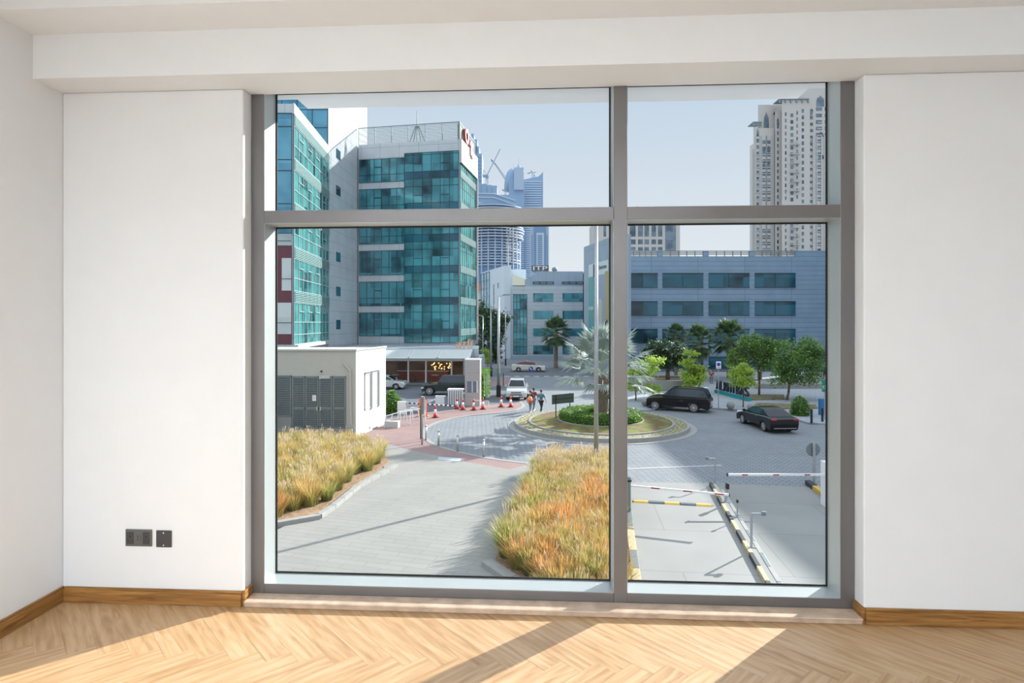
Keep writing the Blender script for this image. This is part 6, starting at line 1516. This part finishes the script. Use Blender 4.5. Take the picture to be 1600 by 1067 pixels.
# ================================================================ PEOPLE
M['skin'] = mat('skin', (0.42,0.24,0.16), 0.55, var=0.04); M['hair'] = mat('dark hair', (0.02,0.016,0.014), 0.7)
def skin_obj(name, nodes, edges, m_, parent, sub=1, root=0):
    me = bpy.data.meshes.new(name); me.from_pydata([n[:3] for n in nodes], edges, [])
    o = bpy.data.objects.new(name, me); COL.objects.link(o); o.parent = parent
    sk_ = o.modifiers.new('skin', 'SKIN'); sk_.use_smooth_shade = True
    for i, nd in enumerate(nodes):
        v = me.skin_vertices[0].data[i]; r = nd[3]; v.radius = (r if not isinstance(r, tuple) else r[0], r if not isinstance(r, tuple) else r[1]); v.use_root = (i == root)
    sb_ = o.modifiers.new('sub', 'SUBSURF'); sb_.levels = sub; sb_.render_levels = sub
    me.materials.append(m_); return o
def person(label, loc, rz, shirt, trousers, H=1.74, stride=0.32, bag=None, shorts=False, swing=0.25, turban=None):
    t = thing('person', label, 'person', loc, rz); k = H/1.74
    # facing +x ; y is left
    N = []; E = []
    def nd(x, y, z, r, p=None):
        N.append((x*k, y*k, z*k, (r[0]*k, r[1]*k) if isinstance(r, tuple) else r*k)); i = len(N)-1
        if p is not None: E.append((p, i))
        return i
    pel = nd(0,0,0.95,(0.13,0.10)); sp1 = nd(0.01,0,1.12,(0.12,0.09),pel); ch = nd(0.02,0,1.32,(0.15,0.10),sp1); nk = nd(0.01,0,1.47,0.055,ch)
    h1 = nd(0.03,0,1.56,(0.07,0.075),nk); h2 = nd(0.035,0,1.66,(0.075,0.085),h1); nd(0.02,0,1.72,(0.05,0.055),h2)
    legs = {}; arms = {}
    for s in (-1, 1):
        f = stride*s
        hp_ = nd(0.0,0.10*s,0.88,0.085,pel); kn = nd(0.5*f+0.06,0.10*s,0.50,0.058,hp_); an = nd(f*0.9-(0.05 if s<0 else 0),0.10*s,0.10,0.038,kn); nd(f*0.9+0.14,0.11*s,0.035,0.035,an)
        sh = nd(0.0,0.19*s,1.40,0.058,ch); el = nd(-swing*s*0.5,0.25*s,1.13,0.042,sh); wr_ = nd(-swing*s*0.75+0.12,0.25*s,0.91,0.028,el); pm = nd(-swing*s*0.85+0.15,0.25*s,0.84,(0.032,0.02),wr_)
        for q, (dx, L_) in enumerate(((-0.03,0.075),(-0.01,0.09),(0.012,0.085),(0.032,0.065))):
            a = nd(N[pm][0]/k+dx, 0.25*s-0.008*s, 0.80-0.2*(L_-0.07), 0.009, pm); nd(N[pm][0]/k+dx*1.1+0.012, 0.242*s, 0.80-L_, 0.008, a)
        a = nd(N[pm][0]/k+0.045, 0.235*s, 0.83, 0.010, pm); nd(N[pm][0]/k+0.06, 0.225*s, 0.79, 0.009, a)
        legs[s] = (hp_, kn, an); arms[s] = (sh, el, wr_)
    skin_obj('body', N, E, M['skin'], t, 1)
    def sub(name, ids, edges, m_, grow):
        mp__ = {i: j for j, i in enumerate(ids)}; nn = []
        for i in ids:
            x, y, z, r = N[i]; g_ = grow; nn.append((x, y, z, (r[0]+g_, r[1]+g_) if isinstance(r, tuple) else r+g_))
        return nn, [(mp__[a], mp__[b]) for a, b in edges]
    # shirt
    ids = [pel, sp1, ch]; ed = [(pel,sp1),(sp1,ch)]
    for s in (-1,1): ids += [arms[s][0], arms[s][1]]; ed += [(ch,arms[s][0]),(arms[s][0],arms[s][1])]
    nn, ee_ = sub('shirt', ids, ed, shirt, 0.022); nn[0] = (nn[0][0], nn[0][1], nn[0][2]+0.0, nn[0][3]); skin_obj('shirt', nn, ee_, shirt, t)
    ids = [pel]; ed = []
    for s in (-1,1): ids += list(legs[s]); ed += [(pel,legs[s][0]),(legs[s][0],legs[s][1]),(legs[s][1],legs[s][2])]
    nn, ee_ = sub('trousers', ids, ed, trousers, 0.018); skin_obj('trousers', nn, ee_, trousers, t)
    hm = MB(); c_ = (0.015*k, 0, 1.685*k); hm.lathe(c_, [(0.103*k,-0.06*k),(0.108*k,-0.0),(0.09*k,0.05*k),(0.05*k,0.08*k),(0,0.088*k)], 16); hm.v = [(v[0]-0.01*k, v[1]*0.86, v[2]) for v in hm.v]
    hm.build('hair', M['hair'], t, world=False, smooth=True)
    fm = MB(); 
    for s in (-1,1): fm.box(0.105*k,0.113*k,s*0.033*k-0.012*k,s*0.033*k+0.012*k,1.645*k,1.657*k)
    fm.build('eyes', M['dark'], t, world=False)
    MB().add([(0.105*k,-0.014*k,1.60*k),(0.105*k,0.014*k,1.60*k),(0.13*k,0,1.603*k),(0.108*k,0,1.645*k)], [(0,2,1),(0,3,2),(1,2,3),(0,1,3)]).build('nose', M['skin'], t, world=False)
    MB().box(0.104*k,0.11*k,-0.022*k,0.022*k,1.572*k,1.579*k).build('mouth', M['taxi_red'], t, world=False)
    for s in (-1,1):
        an = N[legs[s][2]]; MB().box(an[0]-0.06*k, an[0]+0.20*k, an[1]-0.045*k, an[1]+0.045*k, 0.0, 0.085*k).build('shoe', M['white'], t, world=False, bevel=0.02)
    return t
M['teal_shirt'] = mat('teal shirt', (0.04,0.20,0.27), 0.8); M['dark_trousers'] = mat('dark trousers', (0.02,0.022,0.035), 0.8); M['maroon_shirt'] = mat('maroon shirt', (0.20,0.03,0.05), 0.8)
M['jeans'] = mat('blue grey jeans', (0.13,0.19,0.26), 0.8); M['black_shirt'] = mat('black top', (0.02,0.02,0.022), 0.8); M['red_shirt'] = mat('dark red shirt', (0.26,0.025,0.05), 0.8)
M['peach'] = mat('peach orange shoulder bag', (0.80,0.33,0.16), 0.6); M['grey_tr'] = mat('grey trousers', (0.20,0.20,0.21), 0.8)
def gp(px, py): return Vector((*G(px, py), GZ))
away = R(90)+YAW
person('person in a teal shirt and dark trousers walking away across the road', gp(845.5,645), away-0.5, M['teal_shirt'], M['dark_trousers'], 1.76)
pp_ = gp(828.5,643.8); person('person in a black top carrying an orange bag on the back', pp_, away-0.35, M['black_shirt'], M['grey_tr'], 1.66)
ob = thing('shoulder_bag', 'orange and peach bag carried on the back of the walking person', 'bag', pp_+Vector((-0.02,-0.18,1.0)))
MB().lathe((0,0,0), [(0,-0.22),(0.15,-0.2),(0.2,-0.05),(0.17,0.16),(0.08,0.26),(0,0.28)], 14).build('bag_body', M['peach'], ob, world=False, smooth=True)
MB().lathe((0,0,0), [(0,-0.225),(0.155,-0.205),(0.206,-0.06),(0.203,0.0)], 14).build('orange_bottom', M['orange'], ob, world=False, smooth=True)
MB().tube([(0,0.1,0.2),(0.02,0.2,0.42),(0.03,0.26,0.46)], 0.015, 6).build('strap', M['peach'], ob, world=False)
person('person in a maroon shirt and jeans walking beside the orange bag', gp(832.8,642.6)+Vector((0.05,0.3,0)), away-0.45, M['maroon_shirt'], M['jeans'], 1.78)
q_ = Vector((*PX(1111.5,63), GZ+0.12)); person('person in a dark red shirt standing under the palm on the plaza', q_, R(250), M['red_shirt'], M['grey_tr'], 1.72, stride=0.05, swing=0.05)
